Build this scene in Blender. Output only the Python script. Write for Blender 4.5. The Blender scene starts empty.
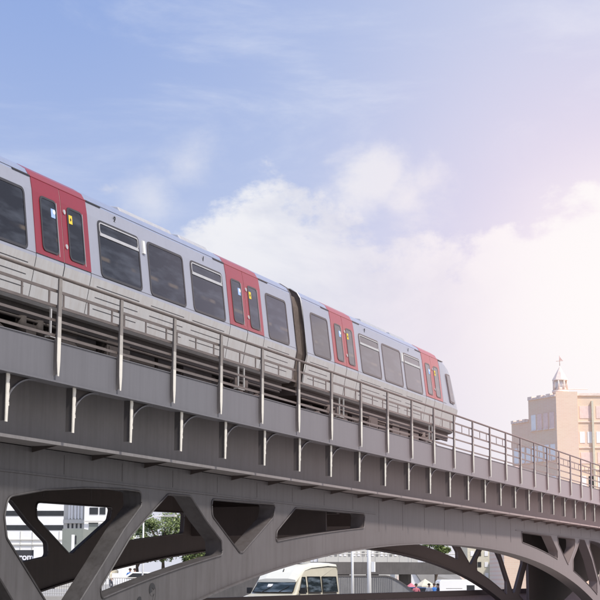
import bpy, bmesh, math, random
from mathutils import Vector, Matrix
random.seed(7)
R = math.radians
scene = bpy.context.scene
COL = scene.collection
# ------------------------------------------------------------------ frame of the place
# world X runs along the bridge, Y away from the quay the photographer stands on, Z up (metres)
TH = R(21.461)
EYE = 2.2
def V(r, f):
    """ground position r metres to the right and f metres ahead of the photographer"""
    return (f*math.cos(TH)+r*math.sin(TH), f*math.sin(TH)-r*math.cos(TH))

# ------------------------------------------------------------------ materials
def haze_fade(nt, col, amount, veil):
    """sun haze mixed into the base colour, growing paler towards the far end"""
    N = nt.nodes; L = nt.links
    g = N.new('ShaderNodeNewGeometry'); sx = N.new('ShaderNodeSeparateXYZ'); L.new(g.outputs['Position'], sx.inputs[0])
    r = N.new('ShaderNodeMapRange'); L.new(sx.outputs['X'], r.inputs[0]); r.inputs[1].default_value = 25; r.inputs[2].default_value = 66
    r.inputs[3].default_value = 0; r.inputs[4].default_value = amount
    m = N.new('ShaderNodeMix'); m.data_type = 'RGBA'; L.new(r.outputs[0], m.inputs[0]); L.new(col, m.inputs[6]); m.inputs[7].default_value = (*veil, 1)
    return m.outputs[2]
def mat(name, base, rough=0.6, metal=0.0, var=0.12, scale=3.0, bump=0.0, streak=0.0, spec=0.5, dirt=None, coat=0.0, fade=0.0, veil=(.43, .335, .33)):
    m = bpy.data.materials.new(name); m.use_nodes = True
    nt = m.node_tree; N = nt.nodes; L = nt.links
    b = N['Principled BSDF']
    b.inputs['Roughness'].default_value = rough
    b.inputs['Metallic'].default_value = metal
    b.inputs['Specular IOR Level'].default_value = spec
    b.inputs['Coat Weight'].default_value = coat
    tc = N.new('ShaderNodeTexCoord')
    n = N.new('ShaderNodeTexNoise'); n.inputs['Scale'].default_value = scale; n.inputs['Detail'].default_value = 6
    n.inputs['Roughness'].default_value = 0.65
    L.new(tc.outputs['Object'], n.inputs['Vector'])
    rmp = N.new('ShaderNodeMapRange'); rmp.inputs[1].default_value = 0.3; rmp.inputs[2].default_value = 0.7
    rmp.inputs[3].default_value = 1-var; rmp.inputs[4].default_value = 1+var
    L.new(n.outputs['Fac'], rmp.inputs[0])
    mul = N.new('ShaderNodeVectorMath'); mul.operation = 'SCALE'
    mul.inputs[0].default_value = base[:3]
    L.new(rmp.outputs[0], mul.inputs['Scale'])
    out = mul.outputs[0]
    if streak > 0:
        mp = N.new('ShaderNodeMapping'); mp.inputs['Scale'].default_value = (5, 5, 0.35)
        L.new(tc.outputs['Object'], mp.inputs['Vector'])
        n2 = N.new('ShaderNodeTexNoise'); n2.inputs['Scale'].default_value = 1.6; n2.inputs['Detail'].default_value = 8
        n2.inputs['Roughness'].default_value = 0.7
        L.new(mp.outputs[0], n2.inputs['Vector'])
        r2 = N.new('ShaderNodeMapRange'); r2.inputs[1].default_value = 0.44; r2.inputs[2].default_value = 0.74
        r2.inputs[3].default_value = 0; r2.inputs[4].default_value = streak
        L.new(n2.outputs['Fac'], r2.inputs[0])
        mx = N.new('ShaderNodeMix'); mx.data_type = 'RGBA'
        L.new(r2.outputs[0], mx.inputs[0]); L.new(out, mx.inputs[6])
        d = dirt or tuple(c*0.45 for c in base[:3])
        mx.inputs[7].default_value = (d[0], d[1], d[2], 1)
        out = mx.outputs[2]
    if fade > 0: out = haze_fade(nt, out, fade, veil)  # haze is painted into the base colour along X
    L.new(out, b.inputs['Base Color'])
    r3 = N.new('ShaderNodeMapRange'); r3.inputs[3].default_value = max(0.02, rough-0.08); r3.inputs[4].default_value = min(1, rough+0.1)
    L.new(n.outputs['Fac'], r3.inputs[0]); L.new(r3.outputs[0], b.inputs['Roughness'])
    if bump > 0:
        bp = N.new('ShaderNodeBump'); bp.inputs['Strength'].default_value = bump; bp.inputs['Distance'].default_value = 0.02
        L.new(n.outputs['Fac'], bp.inputs['Height']); L.new(bp.outputs[0], b.inputs['Normal'])
    return m

M = {}
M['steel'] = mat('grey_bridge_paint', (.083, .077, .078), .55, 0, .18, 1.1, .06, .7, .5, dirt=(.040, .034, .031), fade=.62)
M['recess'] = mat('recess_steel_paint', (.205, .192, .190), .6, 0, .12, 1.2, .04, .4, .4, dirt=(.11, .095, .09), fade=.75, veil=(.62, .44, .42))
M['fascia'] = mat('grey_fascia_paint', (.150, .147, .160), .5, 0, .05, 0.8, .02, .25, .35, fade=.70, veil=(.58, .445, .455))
M['soffit'] = mat('dark_steel_paint', (.050, .040, .037), .7, 0, .2, 1.5, .05, .3, .3, fade=.6, veil=(.36, .265, .25))  # darker brown-grey steel for deck underside, far girder and knee plates
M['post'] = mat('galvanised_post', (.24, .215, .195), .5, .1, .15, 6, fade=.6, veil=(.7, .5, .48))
M['post_edge'] = mat('pale_flange_paint', (.74, .70, .62), .5, 0, .08, 8)
M['post_mid'] = mat('mid_post_paint', (.45, .42, .38), .5, 0, .15, 8, fade=.4, veil=(.7, .5, .48))  # middle tone between the pale post foot and the duller top
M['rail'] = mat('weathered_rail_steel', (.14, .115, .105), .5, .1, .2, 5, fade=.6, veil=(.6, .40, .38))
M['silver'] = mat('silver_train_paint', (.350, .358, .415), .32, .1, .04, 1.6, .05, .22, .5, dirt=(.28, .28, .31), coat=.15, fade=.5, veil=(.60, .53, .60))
M['skirt'] = mat('bounce_lit_train_skirt', (.53, .52, .515), .45, .0, .05, 2.5, .04, .6, .4, dirt=(.42, .37, .33), fade=.4, veil=(.72, .56, .50))  # warm bounce from the ground is put into this paler body tone
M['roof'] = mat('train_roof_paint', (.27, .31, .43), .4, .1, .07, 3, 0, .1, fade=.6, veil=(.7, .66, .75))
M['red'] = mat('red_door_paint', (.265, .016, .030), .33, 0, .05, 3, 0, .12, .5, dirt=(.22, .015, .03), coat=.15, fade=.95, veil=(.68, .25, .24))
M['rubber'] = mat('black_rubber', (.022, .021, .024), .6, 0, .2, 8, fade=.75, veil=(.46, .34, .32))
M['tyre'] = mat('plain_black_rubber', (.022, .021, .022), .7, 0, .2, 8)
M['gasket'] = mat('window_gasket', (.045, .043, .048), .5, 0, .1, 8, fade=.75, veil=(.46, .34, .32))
M['alloy'] = mat('pale_alloy_trim', (.62, .60, .58), .35, .5, .08, 8)
M['white'] = mat('white_paint', (.78, .77, .74), .5, 0, .05, 4, 0, .1)
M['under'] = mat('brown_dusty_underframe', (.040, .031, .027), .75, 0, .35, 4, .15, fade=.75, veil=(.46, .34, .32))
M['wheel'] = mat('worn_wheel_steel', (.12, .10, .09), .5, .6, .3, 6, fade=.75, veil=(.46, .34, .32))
M['bellows'] = mat('gangway_bellows_rubber', (.15, .12, .105), .8, 0, .2, 5, .1, 0, .05)
M['rust'] = mat('rusty_track_steel', (.10, .06, .045), .7, .4, .3, 6)
M['wood'] = mat('timber_sleeper', (.09, .07, .055), .9, 0, .3, 6)
M['concrete'] = mat('concrete', (.34, .33, .31), .85, 0, .15, 1.5, .2, .35)
M['rampgrey'] = mat('grey_ramp_render', (.27, .265, .265), .85, 0, .12, .8, .1, .4)
M['darkconc'] = mat('dark_concrete', (.13, .12, .115), .85, 0, .15, 1.0, .2, .35)  # even dark grey concrete tone
M['asphalt'] = mat('asphalt', (.085, .085, .088), .9, 0, .2, 2, .2)
M['pavement'] = mat('pale_pavement', (.42, .40, .37), .9, 0, .1, 1, .2)
M['cream'] = mat('cream_van_paint', (.72, .67, .53), .35, 0, .04, 2, 0, .1, coat=.4)
M['vanroof'] = mat('ivory_van_roof', (.80, .78, .68), .4, 0, .03, 2)
M['whitewall'] = mat('white_render', (.95, .945, .92), .8, 0, .03, .3)
M['greywall'] = mat('pale_grey_render', (.64, .62, .57), .8, 0, .05, .4)
M['greenwall'] = mat('grey_green_panel', (.27, .29, .26), .8, 0, .08, .4)
M['darkglass'] = mat('dark_building_glass', (.035, .038, .042), .2, 0, .3, .3)
M['paleglass'] = mat('painted_sky_glass', (.95, .93, .92), .3, .0, .05, .6)  # bright sky reflection is put into the base colour
M['paleglass'].node_tree.nodes['Principled BSDF'].inputs['Specular IOR Level'].default_value = .1
M['roofgrey'] = mat('grey_metal_roof', (.26, .25, .24), .7, 0, .12, 1)
M['copper'] = mat('copper_cladding', (.93, .76, .66), .6, .1, .15, 2)  # copper tone lightened to carry the haze over the brick building
M['redpanel'] = mat('hazed_red_panel', (.92, .70, .63), .7, 0, .1, 2)  # red panels, with the haze put into the colour
M['redroof'] = mat('hazed_red_roof', (.72, .50, .45), .8, 0, .15, 2)  # red roofing, paled by haze mixed into its colour
M['bark'] = mat('bark', (.10, .075, .055), .9, 0, .3, 4, .4)
M['skin'] = mat('skin', (.50, .30, .22), .6, 0, .05, 10)
M['hair'] = mat('dark_hair', (.05, .03, .02), .7, 0, .2, 20)
M['blue'] = mat('blue_cloth', (.06, .22, .62), .8, 0, .1, 8)
M['whitecloth'] = mat('white_cloth', (.78, .77, .75), .8, 0, .05, 8)
M['denim'] = mat('dark_trousers', (.05, .055, .08), .8, 0, .1, 8)
M['pinkcloth'] = mat('pink_canvas', (.70, .22, .26), .8, 0, .1, 4)
M['creamcloth'] = mat('cream_canvas', (.72, .66, .52), .8, 0, .1, 4)
M['bluepaint'] = mat('blue_car_paint', (.05, .09, .20), .3, .2, .1, 4)
M['sticker_blue'] = mat('pale_blue_sticker', (.35, .50, .85), .5, 0, .05, 8)
M['sticker_white'] = mat('white_sticker', (.85, .85, .88), .5, 0, .03, 8)
M['sticker_yellow'] = mat('yellow_sticker', (.85, .60, .05), .5, 0, .05, 8)
M['ink'] = mat('black_spray_paint', (.02, .02, .022), .6, 0, .1, 8)
M['signdark'] = mat('dark_grey_sign', (.05, .05, .055), .5, 0, .1, 1)

def brick_mat():
    m = bpy.data.materials.new('hazed_orange_brick'); m.use_nodes = True
    nt = m.node_tree; N = nt.nodes; L = nt.links; b = N['Principled BSDF']; b.inputs['Roughness'].default_value = .85
    tc = N.new('ShaderNodeTexCoord'); mp = N.new('ShaderNodeMapping'); mp.inputs['Rotation'].default_value = (R(90), 0, 0)
    br = N.new('ShaderNodeTexBrick'); br.inputs['Scale'].default_value = 1.0
    br.inputs['Color1'].default_value = (.95, .72, .56, 1); br.inputs['Color2'].default_value = (.92, .68, .52, 1)
    br.inputs['Mortar'].default_value = (.95, .78, .64, 1); br.inputs['Mortar Size'].default_value = .012
    br.inputs['Brick Width'].default_value = .42; br.inputs['Row Height'].default_value = .14
    L.new(tc.outputs['Object'], mp.inputs[0]); L.new(mp.outputs[0], br.inputs[0])
    n = N.new('ShaderNodeTexNoise'); n.inputs['Scale'].default_value = .25; L.new(tc.outputs['Object'], n.inputs[0])
    mx = N.new('ShaderNodeMix'); mx.data_type = 'RGBA'; mx.blend_type = 'MULTIPLY'; mx.inputs[0].default_value = .10
    L.new(br.outputs[0], mx.inputs[6]); L.new(n.outputs['Color'], mx.inputs[7]); L.new(mx.outputs[2], b.inputs['Base Color'])
    return m
M['brick'] = brick_mat()  # haze over the building is put into these very pale brick tones

def glass_mat(name='train_window_glass', lo=(.010, .010, .013), hi=(.050, .055, .068), train=True):
    m = bpy.data.materials.new(name); m.use_nodes = True
    nt = m.node_tree; N = nt.nodes; L = nt.links; b = N['Principled BSDF']
    b.inputs['Roughness'].default_value = .05; b.inputs['Specular IOR Level'].default_value = .3
    tc = N.new('ShaderNodeTexCoord'); mp = N.new('ShaderNodeMapping'); mp.inputs['Scale'].default_value = (.7, .7, 3.2)
    mp.inputs['Location'].default_value = (.3, 0, .4)
    n = N.new('ShaderNodeTexNoise'); n.inputs['Scale'].default_value = 1.7; n.inputs['Detail'].default_value = 3
    L.new(tc.outputs['Object'], mp.inputs[0]); L.new(mp.outputs[0], n.inputs[0])
    cr = N.new('ShaderNodeValToRGB'); cr.color_ramp.elements[0].position = .45; cr.color_ramp.elements[0].color = (*lo, 1)
    cr.color_ramp.elements[1].position = .72; cr.color_ramp.elements[1].color = (*hi, 1)
    L.new(n.outputs['Fac'], cr.inputs[0]); out = cr.outputs[0]
    if train:
        # interior lights and ledge reflection painted on the opaque pane as a broken warm band
        g = N.new('ShaderNodeNewGeometry'); sx = N.new('ShaderNodeSeparateXYZ'); L.new(g.outputs['Position'], sx.inputs[0])
        def band(src, c, w, soft):
            a = N.new('ShaderNodeMath'); a.operation = 'SUBTRACT'; L.new(src, a.inputs[0]); a.inputs[1].default_value = c
            q = N.new('ShaderNodeMath'); q.operation = 'ABSOLUTE'; L.new(a.outputs[0], q.inputs[0])
            r = N.new('ShaderNodeMapRange'); r.interpolation_type = 'SMOOTHSTEP'; L.new(q.outputs[0], r.inputs[0]); r.inputs[1].default_value = w+soft; r.inputs[2].default_value = w
            return r.outputs[0]
        n2 = N.new('ShaderNodeTexNoise'); n2.noise_dimensions = '1D'; n2.inputs['Scale'].default_value = 1.1; n2.inputs['Detail'].default_value = 1
        L.new(sx.outputs['X'], n2.inputs['W'])
        r2 = N.new('ShaderNodeMapRange'); r2.interpolation_type = 'SMOOTHSTEP'; L.new(n2.outputs['Fac'], r2.inputs[0]); r2.inputs[1].default_value = .48; r2.inputs[2].default_value = .62
        mu = N.new('ShaderNodeMath'); mu.operation = 'MULTIPLY'; L.new(band(sx.outputs['Z'], 8.03, .012, .045), mu.inputs[0]); L.new(r2.outputs[0], mu.inputs[1])
        mx = N.new('ShaderNodeMix'); mx.data_type = 'RGBA'; L.new(mu.outputs[0], mx.inputs[0]); L.new(out, mx.inputs[6]); mx.inputs[7].default_value = (.10, .078, .058, 1)
        out = haze_fade(nt, mx.outputs[2], .95, (.44, .36, .40))
    L.new(out, b.inputs['Base Color'])
    return m
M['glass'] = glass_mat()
M['vanglass'] = glass_mat('vehicle_glass', (.02, .03, .035), (.16, .20, .24), False)

def leaf_mat():
    m = bpy.data.materials.new('leaf_green'); m.use_nodes = True
    nt = m.node_tree; N = nt.nodes; L = nt.links; b = N['Principled BSDF']; b.inputs['Roughness'].default_value = .55
    tc = N.new('ShaderNodeTexCoord')
    n = N.new('ShaderNodeTexNoise'); n.inputs['Scale'].default_value = 1.1; n.inputs['Detail'].default_value = 4
    L.new(tc.outputs['Object'], n.inputs[0])
    cr = N.new('ShaderNodeValToRGB'); e = cr.color_ramp.elements
    e[0].position = .35; e[0].color = (.055, .085, .022, 1); e[1].position = .62; e[1].color = (.26, .32, .10, 1)
    L.new(n.outputs['Fac'], cr.inputs[0]); L.new(cr.outputs[0], b.inputs['Base Color'])
    b.inputs['Subsurface Weight'].default_value = 0
    return m
M['leaf'] = leaf_mat()

# ------------------------------------------------------------------ mesh helpers
class MB:
    def __init__(s): s.v = []; s.f = []; s.m = []; s.mi = 0; s.sm = []
    def add(s, vs, fs, smooth=False):
        k = len(s.v); s.v += [tuple(v) for v in vs]
        for f in fs: s.f.append([i+k for i in f]); s.m.append(s.mi); s.sm.append(smooth)
        return s
    def box(s, x0, x1, y0, y1, z0, z1):
        return s.add([(x0,y0,z0),(x1,y0,z0),(x1,y1,z0),(x0,y1,z0),(x0,y0,z1),(x1,y0,z1),(x1,y1,z1),(x0,y1,z1)],
                     [(0,3,2,1),(4,5,6,7),(0,1,5,4),(1,2,6,5),(2,3,7,6),(3,0,4,7)])
    def tube(s, pts, r, n=8, cap=True):
        pts = [Vector(p) for p in pts]; rings = []
        rr = r if isinstance(r, (list, tuple)) else [r]*len(pts)
        vs = []
        for i, p in enumerate(pts):
            d = (pts[min(i+1, len(pts)-1)]-pts[max(i-1, 0)]).normalized()
            u = d.cross(Vector((0,0,1)))
            if u.length < .01: u = d.cross(Vector((0,1,0)))
            u.normalize(); w = d.cross(u)
            for k in range(n):
                a = 2*math.pi*k/n
                vs.append(p+(u*math.cos(a)+w*math.sin(a))*rr[i])
        fs = []
        for i in range(len(pts)-1):
            for k in range(n):
                fs.append((i*n+k, i*n+(k+1)%n, (i+1)*n+(k+1)%n, (i+1)*n+k))
        if cap: fs += [tuple(range(n-1, -1, -1)), tuple(range((len(pts)-1)*n, len(pts)*n))]
        return s.add(vs, fs, n > 5)
    def prism(s, poly, a, b, axis='y'):
        """poly of 2D points extruded a..b along the axis"""
        n = len(poly)
        def P(p, t):
            return {'y': (p[0], t, p[1]), 'x': (t, p[0], p[1]), 'z': (p[0], p[1], t)}[axis]
        vs = [P(p, a) for p in poly]+[P(p, b) for p in poly]
        fs = [tuple(range(n)), tuple(range(2*n-1, n-1, -1))]+[(i, (i+1)%n, n+(i+1)%n, n+i) for i in range(n)]
        return s.add(vs, fs)
    def loft(s, rings, closed=True, cap=True, smooth=False):
        n = len(rings[0]); vs = [p for r in rings for p in r]; fs = []
        for i in range(len(rings)-1):
            for k in range(n if closed else n-1):
                fs.append((i*n+k, i*n+(k+1)%n, (i+1)*n+(k+1)%n, (i+1)*n+k))
        if cap: fs += [tuple(range(n-1, -1, -1)), tuple(range((len(rings)-1)*n, len(rings)*n))]
        return s.add(vs, fs, smooth)
    def bar(s, p, q, w, d=None):
        """square bar between two points"""
        return s.tube([p, q], w*.7071, 4)

WL = {}
def wloc(o): return WL.get(o.name, Vector((0, 0, 0))) if o else Vector((0, 0, 0))
def tag(o, label=None, cat=None, group=None, kind=None):
    if label: o['label'] = label
    if cat: o['category'] = cat
    if group: o['group'] = group
    if kind: o['kind'] = kind
    return o
def obj(name, mb, mats, parent=None, at=None, local=False, bevel=0, auto=True):
    """one mesh object; vertices are world ones unless local; `at` is the world place of its origin"""
    if not isinstance(mats, (list, tuple)): mats = [mats]
    me = bpy.data.meshes.new(name)
    if local: org = Vector(at) if at else Vector((0, 0, 0)); vs = mb.v
    else:
        org = Vector(at) if at else wloc(parent).copy()
        vs = [(a-org[0], b-org[1], c-org[2]) for a, b, c in mb.v]
    me.from_pydata(vs, [], mb.f)
    for m in mats: me.materials.append(M[m] if isinstance(m, str) else m)
    for p, mi, sm in zip(me.polygons, mb.m, mb.sm): p.material_index = mi; p.use_smooth = sm
    bm = bmesh.new(); bm.from_mesh(me); bmesh.ops.recalc_face_normals(bm, faces=bm.faces); bm.to_mesh(me); bm.free()
    o = bpy.data.objects.new(name, me); COL.objects.link(o)
    if parent:
        o.parent = parent
        o.location = org if local else org-wloc(parent)
        WL[o.name] = (wloc(parent)+org) if local else org
    else:
        o.location = org; WL[o.name] = org
    if bevel:
        b = o.modifiers.new('bevel', 'BEVEL'); b.width = bevel; b.segments = 2; b.limit_method = 'ANGLE'
    return o
def empty(name, loc, rz=0, label=None, cat=None, group=None):
    o = bpy.data.objects.new(name, None); COL.objects.link(o); o.location = loc; o.rotation_euler = (0, 0, rz)
    WL[o.name] = Vector(loc); o.empty_display_size = .3
    return tag(o, label, cat, group)
def copy_to(o, parent, delta):
    """copy of one part (and its sub-parts) shifted by delta"""
    c = o.copy(); COL.objects.link(c); c.parent = parent; c.location = o.location+Vector(delta)
    for ch in [x for x in bpy.data.objects if x.parent == o]:
        d = ch.copy(); COL.objects.link(d); d.parent = c
    return c
def plate(name, outline, holes, y0, y1, m, parent, at=None):
    """flat steel plate in the XZ plane with holes, from depth y0 to y1"""
    cu = bpy.data.curves.new(name, 'CURVE'); cu.dimensions = '2D'; cu.fill_mode = 'BOTH'; cu.extrude = (y1-y0)/2
    for poly in [outline]+holes:
        sp = cu.splines.new('POLY'); sp.points.add(len(poly)-1)
        for p, q in zip(sp.points, poly): p.co = (q[0], q[1], 0, 1)
        sp.use_cyclic_u = True
    t = bpy.data.objects.new(name, cu); COL.objects.link(t)
    dg = bpy.context.evaluated_depsgraph_get(); me = bpy.data.meshes.new_from_object(t.evaluated_get(dg))
    bpy.data.objects.remove(t)
    org = wloc(parent)
    for v in me.vertices: x, z, y = v.co; v.co = (x-org[0], (y0+y1)/2-y-org[1], z-org[2])
    me.materials.clear(); me.materials.append(M[m])
    me.name = name
    o = bpy.data.objects.new(name, me); COL.objects.link(o); o.parent = parent; WL[o.name] = org.copy()
    return o
def fillet(poly, r, n=6):
    out = []; N_ = len(poly)
    for i, p in enumerate(poly):
        rad = r[i] if isinstance(r, (list, tuple)) else r
        p = Vector(p); a = Vector(poly[i-1])-p; b = Vector(poly[(i+1) % N_])-p
        if rad <= 0: out.append(tuple(p)); continue
        ang = a.angle(b); t = min(rad/math.tan(ang/2), a.length*.48, b.length*.48)
        if ang > R(172): out.append(tuple(p)); continue
        A = p+a.normalized()*t; B = p+b.normalized()*t
        for k in range(n+1):
            u = k/n; out.append(tuple(A*(1-u)**2+p*2*u*(1-u)+B*u*u))
    return out
def text(name, body, size, m, parent, loc, rot, depth=.004, bold=0.0):
    cu = bpy.data.curves.new(name, 'FONT'); cu.body = body; cu.size = size; cu.extrude = depth; cu.offset = bold
    cu.align_x = 'CENTER'; cu.align_y = 'CENTER'
    t = bpy.data.objects.new(name, cu); COL.objects.link(t)
    dg = bpy.context.evaluated_depsgraph_get(); me = bpy.data.meshes.new_from_object(t.evaluated_get(dg))
    bpy.data.objects.remove(t); me.materials.clear(); me.materials.append(M[m]); me.name = name
    o = bpy.data.objects.new(name, me); COL.objects.link(o); o.parent = parent
    o.location = Vector(loc); o.rotation_euler = rot
    return o

# ================================================================== THE BRIDGE
SC = 45.3                                              # crown of the main arch
def rib_b(x):
    d = abs(x-SC); return 3.17-.0034*d*d-2.5e-6*d**4
def rib_t(x):
    d = abs(x-SC)
    return rib_b(x)+.48+(.002*(d-8)**2 if d > 8 and x < SC else 0)
def rib_tm(x):
    d = abs(x-SC); return rib_b(x)+.47
YN, YF, TW = 12.8, 16.75, .35                          # near and far girder planes, their thickness
bridge = empty('steel_railway_bridge', (45, 14.95, 0), 0,
    'grey riveted steel arch bridge with cut-out struts carrying the metro train', 'bridge')

def cuts(T, short=False):
    def along(x0, x1, n=8): return [(x0+(x1-x0)*k/n, T(x0+(x1-x0)*k/n)) for k in range(n+1)]
    xe = 34.75 if short else 36.9
    O1 = [(31.16, 3.16), (32.3, 3.72), (xe+.08, 3.76)]+along(xe, 31.14)
    O2 = [(27.8, 3.71), (31.1, 3.74), (30.98, 3.46), (29.34, 2.69), (29.2, 2.69), (27.85, 3.38)]
    O3 = [(25.9, 3.71), (26.84, 3.72), (27.53, 3.29), (28.3, 2.9)]+along(28.34, 23.45)+[(23.39, 2.02), (24.43, 2.89), (25.15, 3.3)]
    O4 = [(20.42, 3.4), (21.5, 3.56), (22.8, 3.66), (24.2, 3.71), (24.8, 3.70), (24.83, 3.45), (24.17, 3.0), (23.41, 2.38), (22.72, 1.83), (22.3, 1.50), (22.0, 1.53), (21.61, 1.84), (20.42, 2.79), (20.34, 3.1)]
    O5 = [(19.3, 2.95), (20.29, 2.16), (21.0, 1.55), (21.15, 1.40), (20.3, 1.15), (19.3, .85)]
    return O1, O2, O3, O4, O5
def rnd(L):
    O1, O2, O3, O4, O5 = L
    return [fillet(O1, [.12, .2, .12]+[.1]+[0]*7+[.1]), fillet(O2, [.15, .15, .15, .06, .06, .15]),
            fillet(O3, [.25, .25, 0, .12]+[.1]+[0]*7+[.08, .08, 0, 0]), fillet(O4, [.22, 0, 0, 0, .1, .1, 0, 0, 0, .06, .06, 0, .15, .15]), fillet(O5, .08)]
def mirror(P): return [(2*SC-x, z) for x, z in reversed(P)]
PX0, PX1 = 19.2, 2*SC-19.2
xs = [PX0+(PX1-PX0)*k/72 for k in range(73)]
outline = [(8.0, 4.20), (8.0, 3.0), (13, 2.3), (15.8, .9), (17.2, -.15), (PX0, -.15)]+[(x, rib_b(x)) for x in xs]+[(PX1, -.15), (77.0, -.15), (78.2, .9), (82, 1.6), (88, 2.3), (96, 2.9), (120, 3.2), (120, 4.20)]
for nm, y0, sh, lab in (('arch_girder', YN, False, None), ('arch_girder', YF, True, 'dark far arch girder seen through the near one')):
    L_ = rnd(cuts(rib_t, sh)); Rr = [mirror(p) for p in rnd(cuts(rib_tm, False))]
    TW = .35 if y0 == YN else .10
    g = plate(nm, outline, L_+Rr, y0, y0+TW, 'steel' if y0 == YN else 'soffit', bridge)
    if lab: g['label'] = lab
    # raised lips round the cut-outs and along the rib
    for h in L_+Rr:
        mb = MB(); pts = []
        for x, z in h:
            if not pts or math.hypot(x-pts[-1][0], z-pts[-1][2]) > .012: pts.append((x, y0-.012, z))
        mb.tube(pts+[pts[0]], .016, 4, False); obj('cutout_rim', mb, 'steel', g)
    mb = MB(); rr = []
    for x in [PX0+(PX1-PX0)*k/72 for k in range(73)]:
        z = rib_b(x); rr.append([(x, y0-.07, z-.035), (x, y0+TW+.07, z-.035), (x, y0+TW+.07, z-.002), (x, y0-.07, z-.002)])
    mb.loft(rr)
    obj('rib_flange', mb, 'steel' if y0 == YN else 'soffit', g)
    # vertical web seams
    for k in range(1, 28):
        x = 18.1+2*k
        zb = 3.84 if not 37.4 < x < 53.1 else rib_b(x)+.35
        mb = MB(); mb.box(x-.008, x+.008, y0-.005, y0-.0005, zb, 4.15); obj('web_seam', mb, 'steel', g)
# line of flange just above the cut-outs
mb = MB(); mb.box(18.5, 37.8, YN-.02, YN-.001, 3.775, 3.80); obj('chord_lip', mb, 'steel', bridge)
mb = MB(); mb.box(52.8, 72, YN-.02, YN-.001, 3.775, 3.80); obj('chord_lip', mb, 'steel', bridge)

# upper plate girder with its protruding lower flange, deck, fascia beam
X0, X1 = 6.0, 120.0
mb = MB(); mb.box(X0, X1, 12.84, 12.87, 4.27, 5.298); obj('upper_web', mb, 'recess', bridge)
mb = MB(); mb.box(X0, X1, 12.30, 13.25, 4.215, 4.265); obj('lower_flange', mb, 'recess', bridge)
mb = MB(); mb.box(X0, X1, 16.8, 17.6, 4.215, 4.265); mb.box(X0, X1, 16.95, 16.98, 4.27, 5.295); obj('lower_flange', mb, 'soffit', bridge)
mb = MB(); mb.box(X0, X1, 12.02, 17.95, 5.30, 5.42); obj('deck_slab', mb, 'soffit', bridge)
mb = MB(); mb.box(X0, X1, 12.0, 12.018, 5.13, 5.72); mb.box(X0, X1, 11.955, 12.2, 5.10, 5.128)
mb.box(X0, X1, 11.985, 12.1, 5.721, 5.735); obj('fascia_beam', mb, 'fascia', bridge)
mb = MB(); mb.box(X0, X1, 17.96, 17.98, 5.13, 5.72); obj('fascia_beam', mb, 'fascia', bridge)
# cross girders under the deck and bracing between the two arches
mb0 = MB(); mb0.box(-.06, .06, 13.0, 16.9, 4.3, 5.155)
cg = obj('cross_girder', mb0, 'soffit', bridge, at=(18.1, 0, 0)) if False else None
mb0 = MB(); mb0.box(18.04, 18.16, 12.88, 16.94, 4.32, 5.295); mb0.box(17.95, 18.25, 13.27, 16.94, 4.28, 4.318)
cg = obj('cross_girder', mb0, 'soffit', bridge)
for k in range(1, 26): copy_to(cg, bridge, (4.0*k, 0, 0))
mb = MB()
TW = .35
for x in (36.0, 45.0, 54.0):
    mb = MB(); mb.box(x-.1, x+.1, YN+TW, YF, 3.72 if 20 < x < 70 else .5, 4.2)
    obj('cross_bracing', mb, 'soffit', bridge)
mb = MB(); mb.box(35.2, 35.25, YN+TW+.02, YF-.02, 3.2, 3.9); obj('diaphragm', mb, 'soffit', bridge)
# masonry piers
for x0, x1 in ((16.6, 19.4), (74.2, 77.4)):
    mb = MB(); mb.box(x0, x1, 12.2, 17.7, -4.5, -.12); mb.box(x0-.2, x1+.2, 12.0, 17.9, -.12, .05)
    obj('pier', mb, 'concrete', bridge, bevel=.03)
# hanging bracket: scalloped pale edge, web plate, curved knee behind
SP = 1.932
BX = 19.165
def bracket_at(x):
    b = MB(); b.box(x-.008, x+.008, 12.075, 12.20, 4.42, 5.098)
    o = obj('bracket', b, 'steel', bridge, at=(x, 12.05, 4.8))
    e = MB(); zs = [4.40, 4.44]+[4.44+.66*(k+1)/24 for k in range(24)]
    for k in range(len(zs)-1):
        w = .036; w2 = w*(.55+.3*k/8) if k < 8 else w+.014*abs(math.sin(k*.62))
        e.box(x-w, x+w2, 12.058, 12.074, zs[k], zs[k+1]-.0005)
    ed = obj('edge_flange', e, 'post_edge', o, at=(x, 12.05, 4.8))
    kn = MB(); pts = []
    n = 12; x_e, z_b, z_t = x+.80, 4.60, 5.098
    for k in range(n+1):
        a = math.pi/2*k/n
        pts.append((x_e-(x_e-x-.012)*math.cos(a), z_b+(z_t-z_b)*math.sin(a)))
    kn.prism([(x+.012, z_t)]+pts, 12.100, 12.110, 'y')
    kk = obj('knee_plate', kn, 'soffit', o, at=(x, 12.05, 4.8))
    fl = MB(); rings = []
    for (xx, z) in pts: rings.append([(xx, 12.075, z-.014), (xx, 12.145, z-.014), (xx+.008, 12.145, z+.012), (xx+.008, 12.075, z+.012)])
    fl.loft(rings); obj('knee_flange', fl, 'fascia', o, at=(x, 12.05, 4.8))
    gs = MB(); gs.prism([(12.34, 4.212), (12.79, 4.212), (12.79, 4.12)], x-.009, x+.009, 'x')
    obj('gusset', gs, 'soffit', o, at=(x, 12.05, 4.8))
    return o
b0 = bracket_at(BX-SP)
for k in range(1, 31): copy_to(b0, bridge, (1.9185*k if False else (BX-SP+1.92*k)-(BX-SP), 0, 0))

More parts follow.
